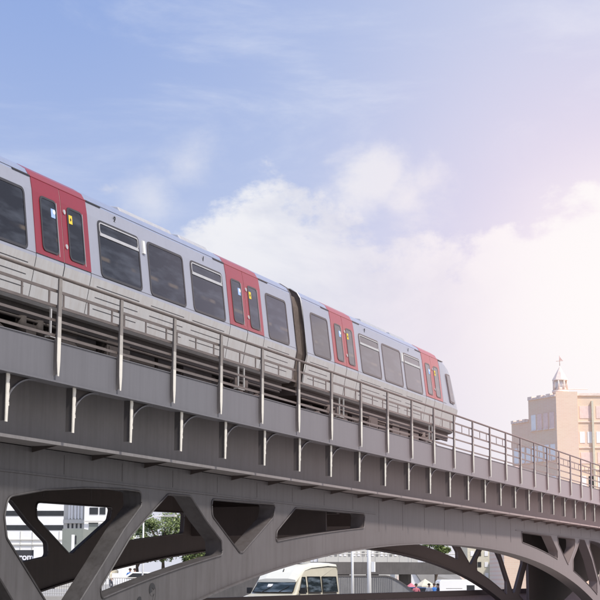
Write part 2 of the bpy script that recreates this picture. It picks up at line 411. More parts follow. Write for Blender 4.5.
# railing
railing = MB(); 
railing.tube([(X0, 11.94, 6.715), (X1, 11.94, 6.715)], .028, 8)
rl = obj('railing', railing, 'rail', bridge)
rl['label'] = 'brown grey steel railing along the deck edge'
mb = MB()
for z, h in ((6.50, .022), (6.265, .022), (6.045, .020), (5.81, .020)):
    mb = MB(); mb.box(X0, X1, 11.978, 11.994, z-h, z+h); obj('rail_bar', mb, 'rail', rl)
PX = 20.33-1.992*2
p0 = MB(); p0.prism([(11.999, 5.20), (11.93, 5.23), (11.93, 6.69), (11.965, 6.69), (11.975, 5.80), (11.999, 5.75)], PX-.009, PX+.009, 'x')
def post_flange(pts):
    p0.loft([[(PX-w, y, z), (PX+w, y, z), (PX+w, y+.010, z), (PX-w, y+.010, z)] for y, z, w in pts])
p0.mi = 1; post_flange([(11.918, 5.19, .020), (11.918, 5.42, .045), (11.918, 5.78, .050)])
p0.mi = 2; post_flange([(11.918, 5.781, .050), (11.918, 6.10, .048)])
p0.mi = 0; post_flange([(11.918, 6.101, .048), (11.918, 6.69, .045)])
post = obj('railing_post', p0, ['post', 'post_edge', 'post_mid'], rl, at=(PX, 11.9, 5.2))
stiles = []
for dx in (.21, .99, 1.77):
    s0 = MB(); s0.box(PX+dx-.022, PX+dx+.022, 11.980, 11.992, 6.288, 6.477)
    stiles.append(obj('panel_stile', s0, 'rail', rl, at=(PX+dx, 11.98, 6.38)))
for k in range(1, 50):
    copy_to(post, rl, (1.992*k, 0, 0))
    for q_ in stiles:
        if k < 31: copy_to(q_, rl, (1.992*k, 0, 0))

# track: two rails on sleepers
mb = MB()
for y in (14.2, 15.7):
    mb.box(X0, X1, y-.07, y+.07, 5.60, 5.625); mb.box(X0, X1, y-.012, y+.012, 5.625, 5.72); mb.box(X0, X1, y-.035, y+.035, 5.72, 5.76)
obj('track_rail', mb, 'rust', bridge)
mb = MB()
for k in range(160): mb.box(X0+.7*k, X0+.7*k+.24, 13.75, 16.15, 5.422, 5.60)
obj('sleepers', mb, 'wood', bridge)['kind'] = 'stuff'
mb = MB(); mb.box(X0, X1, 13.15, 13.45, 5.55, 6.02)      # cable trough / conductor rail cover
obj('cable_duct', mb, 'under', bridge)

# sprayed letters on the near arch rib
for body, x, z, sz, rz in (('A', 23.6, 1.22, .36, 0), ('U', 24.22, 1.50, .36, 0), ('S', 24.85, 1.70, .36, 0), ('9', 25.35, 1.90, .46, 0)):
    text('graffiti_letter', body, sz, 'ink', bridge, Vector((x, YN-.006, z))-wloc(bridge), (R(90), R(-22), 0), .002, .022)

# ================================================================== THE TRAIN
YC = 15.0
PROF = [(1.10, 6.82), (1.165, 6.87), (1.30, 7.60), (1.165, 8.78), (1.12, 9.02), (1.03, 9.17), (.86, 9.28), (.5, 9.35), (0, 9.37)]
def side_y(z, off=0.0):
    P_ = PROF
    for (h0, z0), (h1, z1) in zip(P_, P_[1:]):
        if z0 <= z <= z1:
            t = (z-z0)/(z1-z0); return YC-(h0+(h1-h0)*t)-off
    return YC-off
def ring_at(x, k=1.0, dz=0.0, prof=PROF, kz=None):
    pts = []
    for h, z in prof: pts.append((x, YC-h*k, z-(dz*((z-7.6)/1.77) if z > 7.6 else 0)))
    for h, z in reversed(prof[:-1]): pts.append((x, YC+h*k, z-(dz*((z-7.6)/1.77) if z > 7.6 else 0)))
    return pts
train = empty('metro_train', (34, YC, 5.76), 0, 'silver grey metro train with red double doors crossing the steel bridge', 'train')
def car_body(x0, x1, label, cab=False):
    mb = MB()
    st = [(x0, 1, 0), (x0+.04, 1, 0)]
    if cab: st += [(x1-4.5, 1, 0), (x1-2.2, 1.0, .04), (x1-1.2, .995, .10), (x1-.55, .965, .18), (x1-.15, .91, .30), (x1, .80, .42)]
    else: st += [(x1-.04, 1, 0), (x1, 1, 0)]
    rings = [ring_at(x, k, dz) for x, k, dz in st]
    if cab:   # raked nose: the upper part leans back
        for r in rings[-4:]:
            for i, (x, y, z) in enumerate(r):
                lean = max(0, z-7.5)*.42*(1 if x > x1-.6 else .45 if x > x1-1.3 else 0)
                low = max(0, 7.5-z)*.35*(1 if x > x1-.6 else 0)
                r[i] = (x-lean*(.75 if x < x1-.1 else 1)-low, y, z)
    mb.loft(rings)
    n = len(rings[0]); half = len(PROF)
    # material: skirts 1, roof 2
    idx = 0
    me_faces = len(mb.f)
    for i in range(len(rings)-1):
        for k in range(n):
            zz = (mb.v[mb.f[idx][0]][2]+mb.v[mb.f[idx][1]][2])/2
            mb.m[idx] = 1 if zz < 7.55 else (2 if zz > 9.08 else 0)
            idx += 1
    mb.m[-2] = 3
    if not cab: mb.m[-1] = 3
    o = obj('car_body', mb, ['silver', 'skirt', 'roof', 'bellows'], train)
    o['label'] = label
    return o
AX0, AX1, BX0_, BX1_ = 20.6, 34.62, 35.32, 49.55
carA = car_body(AX0, AX1, 'silver rear carriage body nearest the viewer')
carB = car_body(BX0_, BX1_, 'silver leading carriage body with raked cab nose', True)
carZ = car_body(6.6, 19.95, 'silver carriage body behind, mostly outside the view')

def patch(x0, x1, z0, z1, off, thick=.012, n=1):
    """panel that follows the body side"""
    zs = sorted(set([z0, z1]+[z for _, z in PROF if z0 < z < z1]))
    mb = MB(); rings = []
    for x in (x0, x1):
        rings.append([(x, side_y(z, off), z) for z in zs]+[(x, side_y(z, off-thick), z) for z in reversed(zs)])
    mb.loft(rings); return mb
def rrect(x0, x1, z0, z1, r, n=5):
    return fillet([(x0, z0), (x1, z0), (x1, z1), (x0, z1)], r, n)
def skin(poly, off, thick, mb=None):
    mb = mb or MB(); n = len(poly)
    vs = [(x, side_y(z, off), z) for x, z in poly]+[(x, side_y(z, off-thick), z) for x, z in poly]
    mb.add(vs, [tuple(range(n)), tuple(range(2*n-1, n-1, -1))]+[(i, (i+1)%n, n+(i+1)%n, n+i) for i in range(n)])
    return mb
def skin_ring(outer, inner, off, thick):
    mb = MB(); n = len(outer)
    vs = [(x, side_y(z, off), z) for x, z in outer]+[(x, side_y(z, off), z) for x, z in inner]+[(x, side_y(z, off-thick), z) for x, z in outer]+[(x, side_y(z, off-thick), z) for x, z in inner]
    fs = []
    for i in range(n):
        j = (i+1) % n
        fs += [(i, j, n+j, n+i), (2*n+i, 3*n+i, 3*n+j, 2*n+j), (i, 2*n+i, 2*n+j, j), (n+i, n+j, 3*n+j, 3*n+i)]
    mb.add(vs, fs); return mb
def window(x0, x1, z0=7.70, z1=8.73, hopper=False):
    o = obj('window', skin(rrect(x0, x1, z0, z1, .10), .006, .03), 'glass', train)
    obj('window_gasket', skin_ring(rrect(x0-.035, x1+.035, z0-.035, z1+.035, .13), rrect(x0+.012, x1-.012, z0+.012, z1-.012, .09), .014, .03), 'gasket', o)
    if hopper:
        zb = z1-.27
        obj('hopper_bar', skin([(x0+.02, zb), (x1-.02, zb), (x1-.02, zb+.05), (x0+.02, zb+.05)], .022, .03), 'alloy', o)
        obj('hopper_frame', skin_ring(rrect(x0+.01, x1-.01, zb+.04, z1-.005, .08), rrect(x0+.035, x1-.035, zb+.06, z1-.03, .06), .020, .02), 'alloy', o)
    return o
def doorway(x0, x1):
    w = x1-x0; xm = (x0+x1)/2
    for i, (a, b) in enumerate(((x0, xm-.012), (xm+.012, x1))):
        d = obj('door', patch(a, b, 7.67, 9.03, .012, .03), 'red', train)
        wa, wb = (a+.24, b-.20) if i == 0 else (a+.20, b-.24)
        obj('door_pane', skin(rrect(wa, wb, 7.78, 8.72, .09), .020, .02), 'glass', d)
        obj('pane_gasket', skin_ring(rrect(wa-.025, wb+.025, 7.755, 8.745, .11), rrect(wa+.01, wb-.01, 7.79, 8.71, .08), .026, .02), 'gasket', d)
        # pale finger guard at the right edge of the pane
        obj('pane_trim', skin([(wb+.03, 7.74), (wb+.045, 7.74), (wb+.045, 8.72), (wb+.03, 8.72)], .022, .012), 'alloy', d)
        if i == 0:
            obj('sticker', skin([(wb-.17, 8.42), (wb-.03, 8.42), (wb-.03, 8.58), (wb-.17, 8.58)], .024, .006), 'sticker_blue', d)
            c = [(wb-.07+.045*math.cos(t*math.pi/6), 8.53+.045*math.sin(t*math.pi/6)) for t in range(12)]
            obj('sticker', skin(c, .028, .005), 'sticker_white', d)
        else:
            obj('sticker', skin([(wa+.03, 8.44), (wa+.15, 8.44), (wa+.15, 8.60), (wa+.03, 8.60)], .024, .006), 'sticker_yellow', d)
            c = [(wa+.09+.022*math.cos(t*math.pi/4), 8.52+.03*math.sin(t*math.pi/4)) for t in range(8)]
            obj('sticker', skin(c, .028, .005), 'ink', d)
            for zz in (8.62, 7.98):
                c = [(a+.085+.04*math.cos(t*math.pi/6), zz+.045*math.sin(t*math.pi/6)) for t in range(12)]
                obj('door_button', skin(c, .028, .02), 'alloy', d)
    # the red is carried up over the cant rail
    mb = patch(x0-.02, x1+.02, 9.035, 9.34, .006, .02); obj('red_roof_band', mb, 'red', train)
    # door track cover reaching beyond the doorway
    y = side_y(9.03)
    for xa, xb in ((x0-.58, x0-.03), (x1+.03, x1+.58)):
        mb = MB(); mb.box(xa, xb, y-.022, y+.03, 9.024, 9.046); obj('door_track', mb, 'gasket', train)
    mb = MB(); mb.box(x0-.02, x1+.02, y-.020, y+.03, 9.028, 9.040); obj('door_header', mb, 'red', train)
    # lower panel joints
    for xx, ww in ((x0, .012), (xm, .022), (x1, .012)):
        obj('panel_joint', patch(xx-ww/2, xx+ww/2, 6.88, 7.665, .004, .006), 'rubber', train)
    obj('centre_strip', patch(xm-.012, xm+.012, 7.67, 9.03, .004, .006), 'alloy', train)
    # hanging footstep
    mb = MB(); yy = 13.86; cx = xm
    for dx in (-.16, .16): mb.box(cx+dx-.018, cx+dx+.018, yy-.015, yy+.015, 6.35, 6.83)
    mb.box(cx-.178, cx+.178, yy-.015, yy+.10, 6.33, 6.36); obj('footstep', mb, 'alloy', train)
def ribs(x0, x1):
    for z in (7.45, 7.25, 7.04):
        obj('pressed_rib', patch(x0, x1, z, z+.014, .003, .006), 'gasket', train)

for a, b in ((22.52, 24.44), (30.68, 32.60), (37.32, 39.14), (45.45, 47.27), (15.0, 16.9)): doorway(a, b)
for a, b, h in ((21.02, 22.22, False), (24.86, 26.46, True), (26.88, 28.44, False), (28.86, 30.42, True), (32.94, 34.16, False),
                (35.86, 37.04, False), (39.52, 41.16, True), (41.50, 43.16, False), (43.50, 45.10, True), (17.3, 18.6, False)): window(a, b, hopper=h)
for a, b in ((20.75, 22.3), (24.7, 26.4), (26.9, 28.4), (28.8, 30.4), (32.85, 34.2), (35.6, 36.9), (39.4, 41.1), (41.4, 43.1), (43.5, 45.1)): ribs(a, b)
for a, b in ((AX0, AX1), (BX0_, 47.6)):
    mb = patch(a+.02, b-.02, 9.055, 9.068, .004, .008); obj('rain_gutter', mb, 'gasket', train)
    mb = patch(a+.02, b-.02, 7.655, 7.664, .002, .005); obj('waist_seam', mb, 'gasket', train)
# numbers above windows
for x in (25.55, 29.55, 40.1, 44.1):
    t_ = text('carriage_number', '2' if x in (25.55, 40.1) else '1', .17, 'ink', train, Vector((x, side_y(8.90)-.008, 8.90))-wloc(train), (R(90+6), 0, 0), .003, .006)
# indicator lamps
for x in (26.67, 43.33):
    obj('indicator_lamp', patch(x-.05, x+.05, 8.46, 8.72, .035, .04), 'white', train)
# cab side: window, then the wrapped screen edge
def nose_y(x, z):
    t = max(0, min(1, (x-(BX1_-1.6))/1.6)); k = 1-.035*t*t-.0*t
    return YC-(YC-side_y(z))*k
def nose_poly(poly, off, thick):
    mb = MB(); n = len(poly)
    vs = [(x, nose_y(x, z)-off, z) for x, z in poly]+[(x, nose_y(x, z)-off+thick, z) for x, z in poly]
    mb.add(vs, [tuple(range(n)), tuple(range(2*n-1, n-1, -1))]+[(i, (i+1)%n, n+(i+1)%n, n+i) for i in range(n)]); return mb
cw = obj('cab_window', nose_poly(fillet([(48.15, 7.78), (48.62, 7.78), (48.38, 8.62), (48.02, 8.62)], .06), .03, .05), 'glass', train)
obj('cab_gasket', nose_poly(fillet([(48.10, 7.73), (48.68, 7.73), (48.42, 8.67), (47.97, 8.67)], .08), .022, .05), 'gasket', cw)
obj('cab_stripe', patch(47.36, 47.72, 7.67, 9.0, .004, .01), 'silver', train)
# front end: windscreen, lights (seen only from the side)
ws = MB()
yy = .86
ws.add([(BX1_-.02, YC-yy, 7.65), (BX1_-.02, YC+yy, 7.65), (BX1_-.50, YC+yy*.86, 8.72), (BX1_-.50, YC-yy*.86, 8.72),
        (BX1_+.02, YC-yy, 7.65), (BX1_+.02, YC+yy, 7.65), (BX1_-.46, YC+yy*.86, 8.72), (BX1_-.46, YC-yy*.86, 8.72)],
       [(0,1,2,3), (4,7,6,5), (0,4,5,1), (1,5,6,2), (2,6,7,3), (3,7,4,0)])
obj('windscreen', ws, 'glass', train)
for sy in (-.62, .62):
    mb = MB(); mb.tube([(BX1_-.1, YC+sy, 7.25), (BX1_+.0, YC+sy, 7.25)], .09, 12); obj('headlight', mb, 'white', train)
# coupler under the nose
mb = MB(); mb.box(48.6, 49.75, YC-.12, YC+.12, 6.3, 6.55); mb.box(49.5, 49.85, YC-.2, YC+.2, 6.2, 6.6); obj('coupler', mb, 'under', train)
# roof units
for x0, x1 in ((26.2, 28.5), (28.9, 30.3), (40.6, 42.8), (43.2, 44.6)):
    mb = MB(); mb.prism([(YC-.92, 9.24), (YC-.86, 9.34), (YC-.5, 9.41), (YC+.5, 9.41), (YC+.86, 9.34), (YC+.92, 9.24)], x0, x1, 'x')
    obj('roof_unit', mb, 'alloy', train, bevel=.02)
# gangways with bellows
for xg0, xg1 in ((AX1, BX0_), (19.95, AX0)):
    mb = MB(); rings = []; n = 13
    GP = [(1.06, 6.95), (1.20, 7.6), (1.08, 8.78), (.98, 9.05), (.72, 9.20), (0, 9.26)]
    for k in range(n):
        x = xg0+(xg1-xg0)*k/(n-1); s_ = 1.0 if k % 2 else .955
        rings.append(ring_at(x, s_, 0, GP))
    mb.loft(rings); obj('gangway_bellows', mb, 'bellows', train)
# bright gasket along the end frames
for xg, w in ((AX1-.0, -.0), (BX0_, 0)):
    mb = MB(); zz = [z for _, z in PROF]
    pts = [(xg-.015 if xg > 35 else xg+.015, YC-h*1.005, z) for h, z in PROF]
    mb.tube(pts, .018, 6); obj('end_frame', mb, 'alloy' if xg > 35 else 'gasket', train)
# underframe equipment
rng = random.Random(4)
def underframe(x0, x1):
    mb = MB(); mb.box(x0+.1, x1-.1, 14.05, 15.95, 6.62, 6.84); o = obj('underframe', mb, 'under', train)
    mb = MB(); x = x0+3.3
    while x < x1-3.6:
        w = rng.uniform(.5, 1.3); z0 = rng.uniform(6.05, 6.35); y0 = rng.uniform(13.95, 14.2)
        mb.box(x, x+w, y0, 15.9, z0, 6.615)
        if rng.random() < .5: mb.box(x+.08, x+w-.08, y0-.015, y0-.001, z0+.06, 6.5)
        x += w+rng.uniform(.05, .45)
    mb.tube([(x0+.4, 14.0, 6.56), (x1-.4, 14.0, 6.56)], .03, 6)
    mb.tube([(x0+.4, 14.02, 6.44), (x1-.4, 14.02, 6.44)], .018, 6)
    obj('equipment_box', mb, 'under', o)
for a, b in ((AX0, AX1), (BX0_, BX1_-.5), (6.6, 19.95)): underframe(a, b)
def bogie(xc):
    mb = MB(); 
    for s_ in (-1, 1):
        y = YC+s_*.95
        mb.prism([(xc-1.35, 6.30), (xc-1.0, 6.38), (xc-.5, 6.2), (xc+.5, 6.2), (xc+1.0, 6.38), (xc+1.35, 6.30), (xc+1.3, 6.12), (xc+.6, 6.02), (xc-.6, 6.02), (xc-1.3, 6.12)], y-.06, y+.06, 'y')
        for dx in (-1, 1): mb.box(xc+dx-.16, xc+dx+.16, y-.12, y+.1, 6.02, 6.30); mb.tube([(xc+dx*.0+dx*.28, y-.02, 6.3), (xc+dx*.28, y-.02, 6.6)], .10, 10)
    mb.box(xc-.25, xc+.25, YC-1.0, YC+1.0, 6.1, 6.5)
    o = obj('bogie', mb, 'under', train)
    for dx in (-1, 1):
        for s_ in (-1, 1):
            w = MB(); w.tube([(xc+dx, YC+s_*.72-.065, 6.16), (xc+dx, YC+s_*.72+.065, 6.16)], .40, 28)
            w.tube([(xc+dx, YC+s_*.80-.12, 6.16), (xc+dx, YC+s_*.80+.16, 6.16)], .12, 14)
            obj('wheel', w, 'wheel', o)
for xc in (22.9, 31.9, 37.9, 46.3, 17.2): bogie(xc)

# ================================================================== GROUND
def struct(name, mb, m, **k): o = obj(name, mb, m, **k); o['kind'] = 'structure'; return o
mb = MB(); S = 3000
mb.add([(-S, -S, -.02), (S, -S, -.02), (S, S, -.02), (-S, S, -.02)], [(0, 1, 2, 3)])
struct('ground', mb, 'pavement')
def vpoly(mb, pts, z0, z1):
    mb.prism([V(r, f) for r, f in pts], z0, z1, 'z'); return mb
# road beyond the bridge
mb = MB(); vpoly(mb, [(-30, 62), (40, 62), (60, 84), (-50, 84)], -.015, -.012)
struct('road', mb, 'asphalt')
mb = MB(); vpoly(mb, [(-30, 60.5), (40, 60.5), (40.3, 61.9), (-30.3, 61.9)], -.015, .13); struct('kerb', mb, 'concrete')
# raised promenade with its retaining wall, left
mb = MB(); vpoly(mb, [(-60, 92), (-4.3, 92), (-4.3, 240), (-120, 240)], -.01, 1.1); struct('promenade', mb, 'pavement')
mb = MB(); vpoly(mb, [(-6.6, 90.6), (-2.0, 90.6), (-2.4, 91.0), (-6.6, 91.0)], 0, 2.3)
tag(obj('retaining_wall', mb, 'darkconc'), 'plain grey concrete wall left of the cream van', 'wall')

# ------------------------------------------------------------------ parapet under the bridge
par = empty('quay_parapet', (*V(1, 48), 0), 0, 'long low parapet with thick dark rail in front of the cream van', 'railing')
mb = MB(); mb.box(24, 90, 17.55, 17.75, 1.44, 1.655); obj('top_rail', mb, 'soffit', par, bevel=.02)
mb = MB()
for k in range(520): mb.box(24+.125*k, 24+.125*k+.03, 17.63, 17.66, .12, 1.44)
mb.box(24, 90, 17.6, 17.7, .05, .12); o_ = obj('balusters', mb, 'rail', par); o_['kind'] = 'stuff'

# ------------------------------------------------------------------ the van
van = empty('camper_van', (*V(-.42, 73.0), .05), 0, 'cream high-roof camper van with light roof behind the bridge parapet', 'van')
van.rotation_euler = (0, 0, TH+R(180-26)); van.scale = (1.12, 1.22, 1.0)
def setup_van():
    # local frame: +x is the nose, y left/right; half width .95
    hw = .97
    prof = [(2.55, .45), (2.62, .95), (2.45, 1.25), (1.62, 1.42), (.95, 2.22), (.62, 2.52), (-2.55, 2.70), (-2.66, 2.55), (-2.70, .45)]
    mb = MB(); rings = []
    for y, k in ((-hw, 0), (-hw*.99, 0), (hw*.99, 0), (hw, 0)): pass
    # body: taper inwards with height
    def ty(z): return hw-max(0, z-1.3)*.11
    L_ = [(x, -ty(z), z) for x, z in prof]; R_ = [(x, ty(z), z) for x, z in prof]
    mb.loft([L_, R_], closed=True, cap=True)
    idx = 0
    body = obj('body', mb, 'cream', van, local=True, bevel=.05)
    # roof cap
    rc = MB(); rings = []
    for x, w, z in ((1.30, .80, 2.02), (.98, .84, 2.30), (.60, .86, 2.54), (0, .87, 2.66), (-1.6, .87, 2.76), (-2.50, .86, 2.74), (-2.66, .84, 2.50)):
        rings.append([(x, -w, z-.10), (x, -w*.96, z), (x, -w*.6, z+.06), (x, w*.6, z+.06), (x, w*.96, z), (x, w, z-.10)])
    rc.loft(rings); obj('roof', rc, 'vanroof', van, local=True)
    # windscreen
    def wy(z): return ty(z)-.12
    w = MB(); A = (1.66, 1.46); B = (1.02, 2.16); o = .03
    n = Vector((B[1]-A[1], 0, A[0]-B[0])).normalized()*o
    q = [(A[0], -wy(A[1]), A[1]), (A[0], wy(A[1]), A[1]), (B[0], wy(B[1]), B[1]), (B[0], -wy(B[1]), B[1])]
    q2 = [tuple(Vector(p)+n) for p in q]
    w.add(q+q2, [(0,3,2,1), (4,5,6,7), (0,1,5,4), (1,2,6,5), (2,3,7,6), (3,0,4,7)])
    wsn = obj('windscreen', w, 'vanglass', van, local=True)
    g = MB(); pts = [Vector(p)+n*.8 for p in q]
    for a, b in zip(pts, pts[1:]+pts[:1]): g.tube([a, b], .022, 6)
    g2 = obj('windscreen_gasket', g, 'tyre', wsn, local=True)
    st = MB(); c0 = Vector((1.45, -.32, 1.69))+n*1.3
    e1 = Vector((0, .2, 0)); e2 = (Vector((B[0]-A[0], 0, B[1]-A[1])).normalized())*.17
    st.add([c0, c0+e1, c0+e1+e2, c0+e2], [(0, 1, 2, 3)]); obj('paper_notice', st, 'white', wsn, local=True)
    # wipers
    wp = MB()
    for y in (-.45, .25): wp.bar(Vector((1.70, y, 1.45))+n, Vector((1.45, y+.35, 1.72))+n*1.2, .02)
    obj('wiper', wp, 'tyre', van, local=True)
    # side windows both sides
    for s_ in (-1, 1):
        def sw(name, pts, mt='vanglass'):
            m_ = MB(); vs = [(x, s_*(ty(z)+.006), z) for x, z in pts]; vs2 = [(x, s_*(ty(z)-.02), z) for x, z in pts]; nn = len(pts)
            m_.add(vs+vs2, [tuple(range(nn)), tuple(range(2*nn-1, nn-1, -1))]+[(i, (i+1)%nn, nn+(i+1)%nn, nn+i) for i in range(nn)])
            o_ = obj(name, m_, mt, van, local=True)
            fr = MB(); pp = [(x, s_*(ty(z)+.008), z) for x, z in pts]
            for a, b in zip(pp, pp[1:]+pp[:1]): fr.tube([a, b], .02, 5)
            obj('window_frame', fr, 'tyre', o_, local=True)
        sw('side_window', [(1.35, 1.46), (.65, 1.46), (.65, 2.14), (.93, 2.14)])
        sw('side_window', [(.45, 1.46), (-.75, 1.46), (-.75, 2.16), (.45, 2.16)])
        sw('side_window', [(-.95, 1.46), (-2.35, 1.46), (-2.35, 2.16), (-.95, 2.16)])
        dd = MB()
        for x in (.55, -.85): dd.box(x-.008, x+.008, min(s_*hw, s_*(hw+.004)), max(s_*hw, s_*(hw+.004)), .55, 1.38)
        obj('door_seam', dd, 'tyre', van, local=True)
        for xw in (1.75, -1.55):
            wl = MB(); wl.tube([(xw, s_*.72, .34), (xw, s_*.99, .34)], .34, 22); wh = obj('wheel', wl, 'tyre', van, local=True)
            hb = MB(); hb.tube([(xw, s_*.98, .34), (xw, s_*1.005, .34)], .18, 16); obj('hubcap', hb, 'alloy', wh, local=True)
        mm = MB(); mm.box(1.28, 1.40, min(s_*1.02, s_*1.22), max(s_*1.02, s_*1.22), 1.42, 1.68); mm.bar((1.34, s_*.95, 1.46), (1.34, s_*1.06, 1.5), .03)
        obj('wing_mirror', mm, 'tyre', van, local=True, bevel=.02)
        hl = MB(); hl.tube([(2.50, s_*.68, .85), (2.66, s_*.68, .85)], .11, 14); obj('headlight', hl, 'alloy', van, local=True)
    bp = MB(); bp.box(2.55, 2.74, -.98, .98, .42, .60); obj('bumper', bp, 'tyre', van, local=True, bevel=.03)
    gr = MB(); gr.box(2.60, 2.64, -.5, .5, .70, .98); obj('radiator_grille', gr, 'tyre', van, local=True)
    # roof box and aerial
    rb = MB(); rb.box(-.9, -.1, -.45, .45, 2.82, 3.08); obj('roof_vent', rb, 'alloy', van, local=True, bevel=.04)
    ae = MB(); ae.tube([(.95, .1, 2.36), (.85, .1, 2.52)], .02, 6); obj('roof_lamp', ae, 'tyre', van, local=True)
setup_van()

# ------------------------------------------------------------------ beyond: ramp wall, overpass, lamp posts
mb = MB(); n = 22; top = []
pts = []
for k in range(n+1):
    r = 2.3+4.9*k/n; f = 99+1.2*math.sin(k/n*2.0)
    z = 2.22 if k < 14 else 2.22-(k-14)**1.6*.035
    pts.append((r, f, max(z, .9)))
rings = [[(*V(r, f), -.02), (*V(r, f+.25), -.02), (*V(r, f+.25), z), (*V(r, f), z)] for r, f, z in pts]
mb.loft(rings)
ramp = tag(obj('ramp_parapet', mb, 'rampgrey'), 'pale curved ramp wall with dark coping right of the cream van', 'wall')
mb = MB(); rings = [[(*V(r, f-.05), z), (*V(r, f+.3), z), (*V(r, f+.3), z+.09), (*V(r, f-.05), z+.09)] for r, f, z in pts]
mb.loft(rings); obj('coping', mb, 'darkconc', ramp)
mb = MB()
for (r, f, z) in [(2.3+4.9*k/40, 99-.03+1.2*math.sin(k/40*2.0), 0) for k in range(30)]:
    x, y = V(r, f); mb.box(x-.01, x+.01, y-.01, y+.01, 0, 2.18)
obj('sheet_seams', mb, 'rampgrey', ramp)

over = empty('road_overpass', (*V(5, 131), 0), 0, 'dark concrete road overpass on columns behind the curved ramp wall', 'overpass')
mb = MB(); vpoly(mb, [(-2, 128), (13.5, 133), (13.5, 141), (-2, 136)], 2.42, 3.42); obj('deck', mb, 'darkconc', over)
mb = MB()
mb.tube([(*V(-2, 128.1), 4.1), (*V(13.5, 133.1), 4.1)], .05, 5)
for k in range(16):
    r = -2+15.5*k/15; x, y = V(r, 128.1+5*k/15); mb.box(x-.03, x+.03, y-.03, y+.03, 3.42, 4.1)
obj('railing', mb, 'greywall', over)
c0 = None
for r, f in ((3.6, 131.5), (6.1, 132.5), (8.9, 133.5), (.8, 131)):
    x, y = V(r, f); mb = MB(); mb.box(x-.42, x+.42, y-.42, y+.42, -.02, 2.42); obj('column', mb, 'darkconc', over, at=(x, y, 0))

def lamp_post(r, f, h, rad, label):
    x, y = V(r, f); e = empty('lamp_post', (x, y, 0), 0, label, 'lamp post')
    mb = MB(); mb.tube([(x, y, 0), (x, y, h)], [rad, rad*.8], 10); obj('pole', mb, 'white', e)
    mb = MB(); mb.tube([(x, y, h), (x+.3, y-.5, h+.25), (x+.6, y-1.3, h+.3)], rad*.6, 6); obj('arm', mb, 'white', e)
    mb = MB(); mb.box(x+.45, x+.75, y-1.9, y-1.2, h+.24, h+.36); obj('lamp_head', mb, 'greywall', e)
    mb = MB(); mb.box(x-.14, x+.14, y-.14, y+.14, 0, .7); obj('base_box', mb, 'white', e)
    return e
lamp_post(3.17, 95, 4.55, .085, 'slimmer white lamp post in front of the dark overpass')
lp = lamp_post(4.15, 94.5, 4.6, .13, 'thicker white lamp post with a cable box on its side')
x, y = V(4.15, 94.5); q = MB(); x2, y2 = V(4.40, 94.5); q.box(x2-.1, x2+.1, y2-.1, y2+.1, 2.5, 3.1); obj('cable_box', q, 'whitewall', lp)
lamp_post(-9.6, 96, 5.6, .06, 'thin pale lamp post standing in front of the green trees')

# ------------------------------------------------------------------ far buildings
def facing(name, r0, r1, f, depth, z0, z1, m, label, cat='building', rz=0):
    """a block whose front faces the photographer; returns (root, painter of front details)"""
    c = V((r0+r1)/2, f); e = empty(name, (c[0], c[1], z0), TH-math.pi/2+rz, label, cat)
    w = (r1-r0)/2
    mb = MB(); mb.box(-w, w, 0, depth, 0, z1-z0); obj('wall', mb, m, e, local=True)
    def front(nm, ra, rb, za, zb, mt, proud=.06, parent=None, d=.25):
        rc = (r0+r1)/2; q = MB(); q.box(ra-rc, rb-rc, -proud, d-proud, za-z0, zb-z0); 
        return obj(nm, q, mt, parent or e, local=True)
    return e, front, w
# office block with dark window bands (far left)
P_ = 350/1575; Q_ = 350/1599
def rr(u, f): return (u-300)/1575*f
def zz(v, f): return EYE+(577-v)/1599*f
e, fr, w = facing('office_block', rr(-40, 350), rr(66.5, 350), 350, 25, 0, 38, 'whitewall', 'white office block with long black window bands at the far left')
for v0, v1 in ((540, 539.2), (545, 544.2)): fr('ledge', rr(-40, 350), rr(66.5, 350), zz(v0, 350), zz(v1, 350), 'greywall', .3)
for v in (530, 515.5, 501, 486.5, 472, 457.5, 443): fr('window_band', rr(-40, 350), rr(66.4, 350), zz(v, 350), zz(v-5.2, 350), 'darkglass', .1)
for u in (-10, 6, 19, 31, 45, 58):
    fr('facade_joint', rr(u, 350), rr(u+.5, 350), zz(560, 350), zz(531, 350), 'greywall', .14)
fr('ground_floor', rr(-40, 350), rr(66.4, 350), 1.2, zz(563, 350), 'darkglass', .1)
sg = empty('shop_sign', (*V(rr(24, 345), 345), zz(556, 345)), TH-math.pi/2, 'dark grey shop sign lettered trom on the white office block', 'sign')
q = MB(); q.box(-2.5, 2.0, 0, .4, -1.6, 1.3); obj('sign_board', q, 'signdark', sg, local=True)
text('lettering', 'trom', 1.9, 'sticker_white', sg, (0.0, -.05, -.25), (R(90), 0, 0), .02, .06)
q = MB(); q.box(-2.5, 3.4, -.5, .4, -2.3, -1.65); obj('canopy', q, 'whitewall', sg, local=True)
q = MB(); q.box(2.05, 4.1, -.6, .5, -6, 2.0); obj('side_pier', q, 'whitewall', sg, local=True)
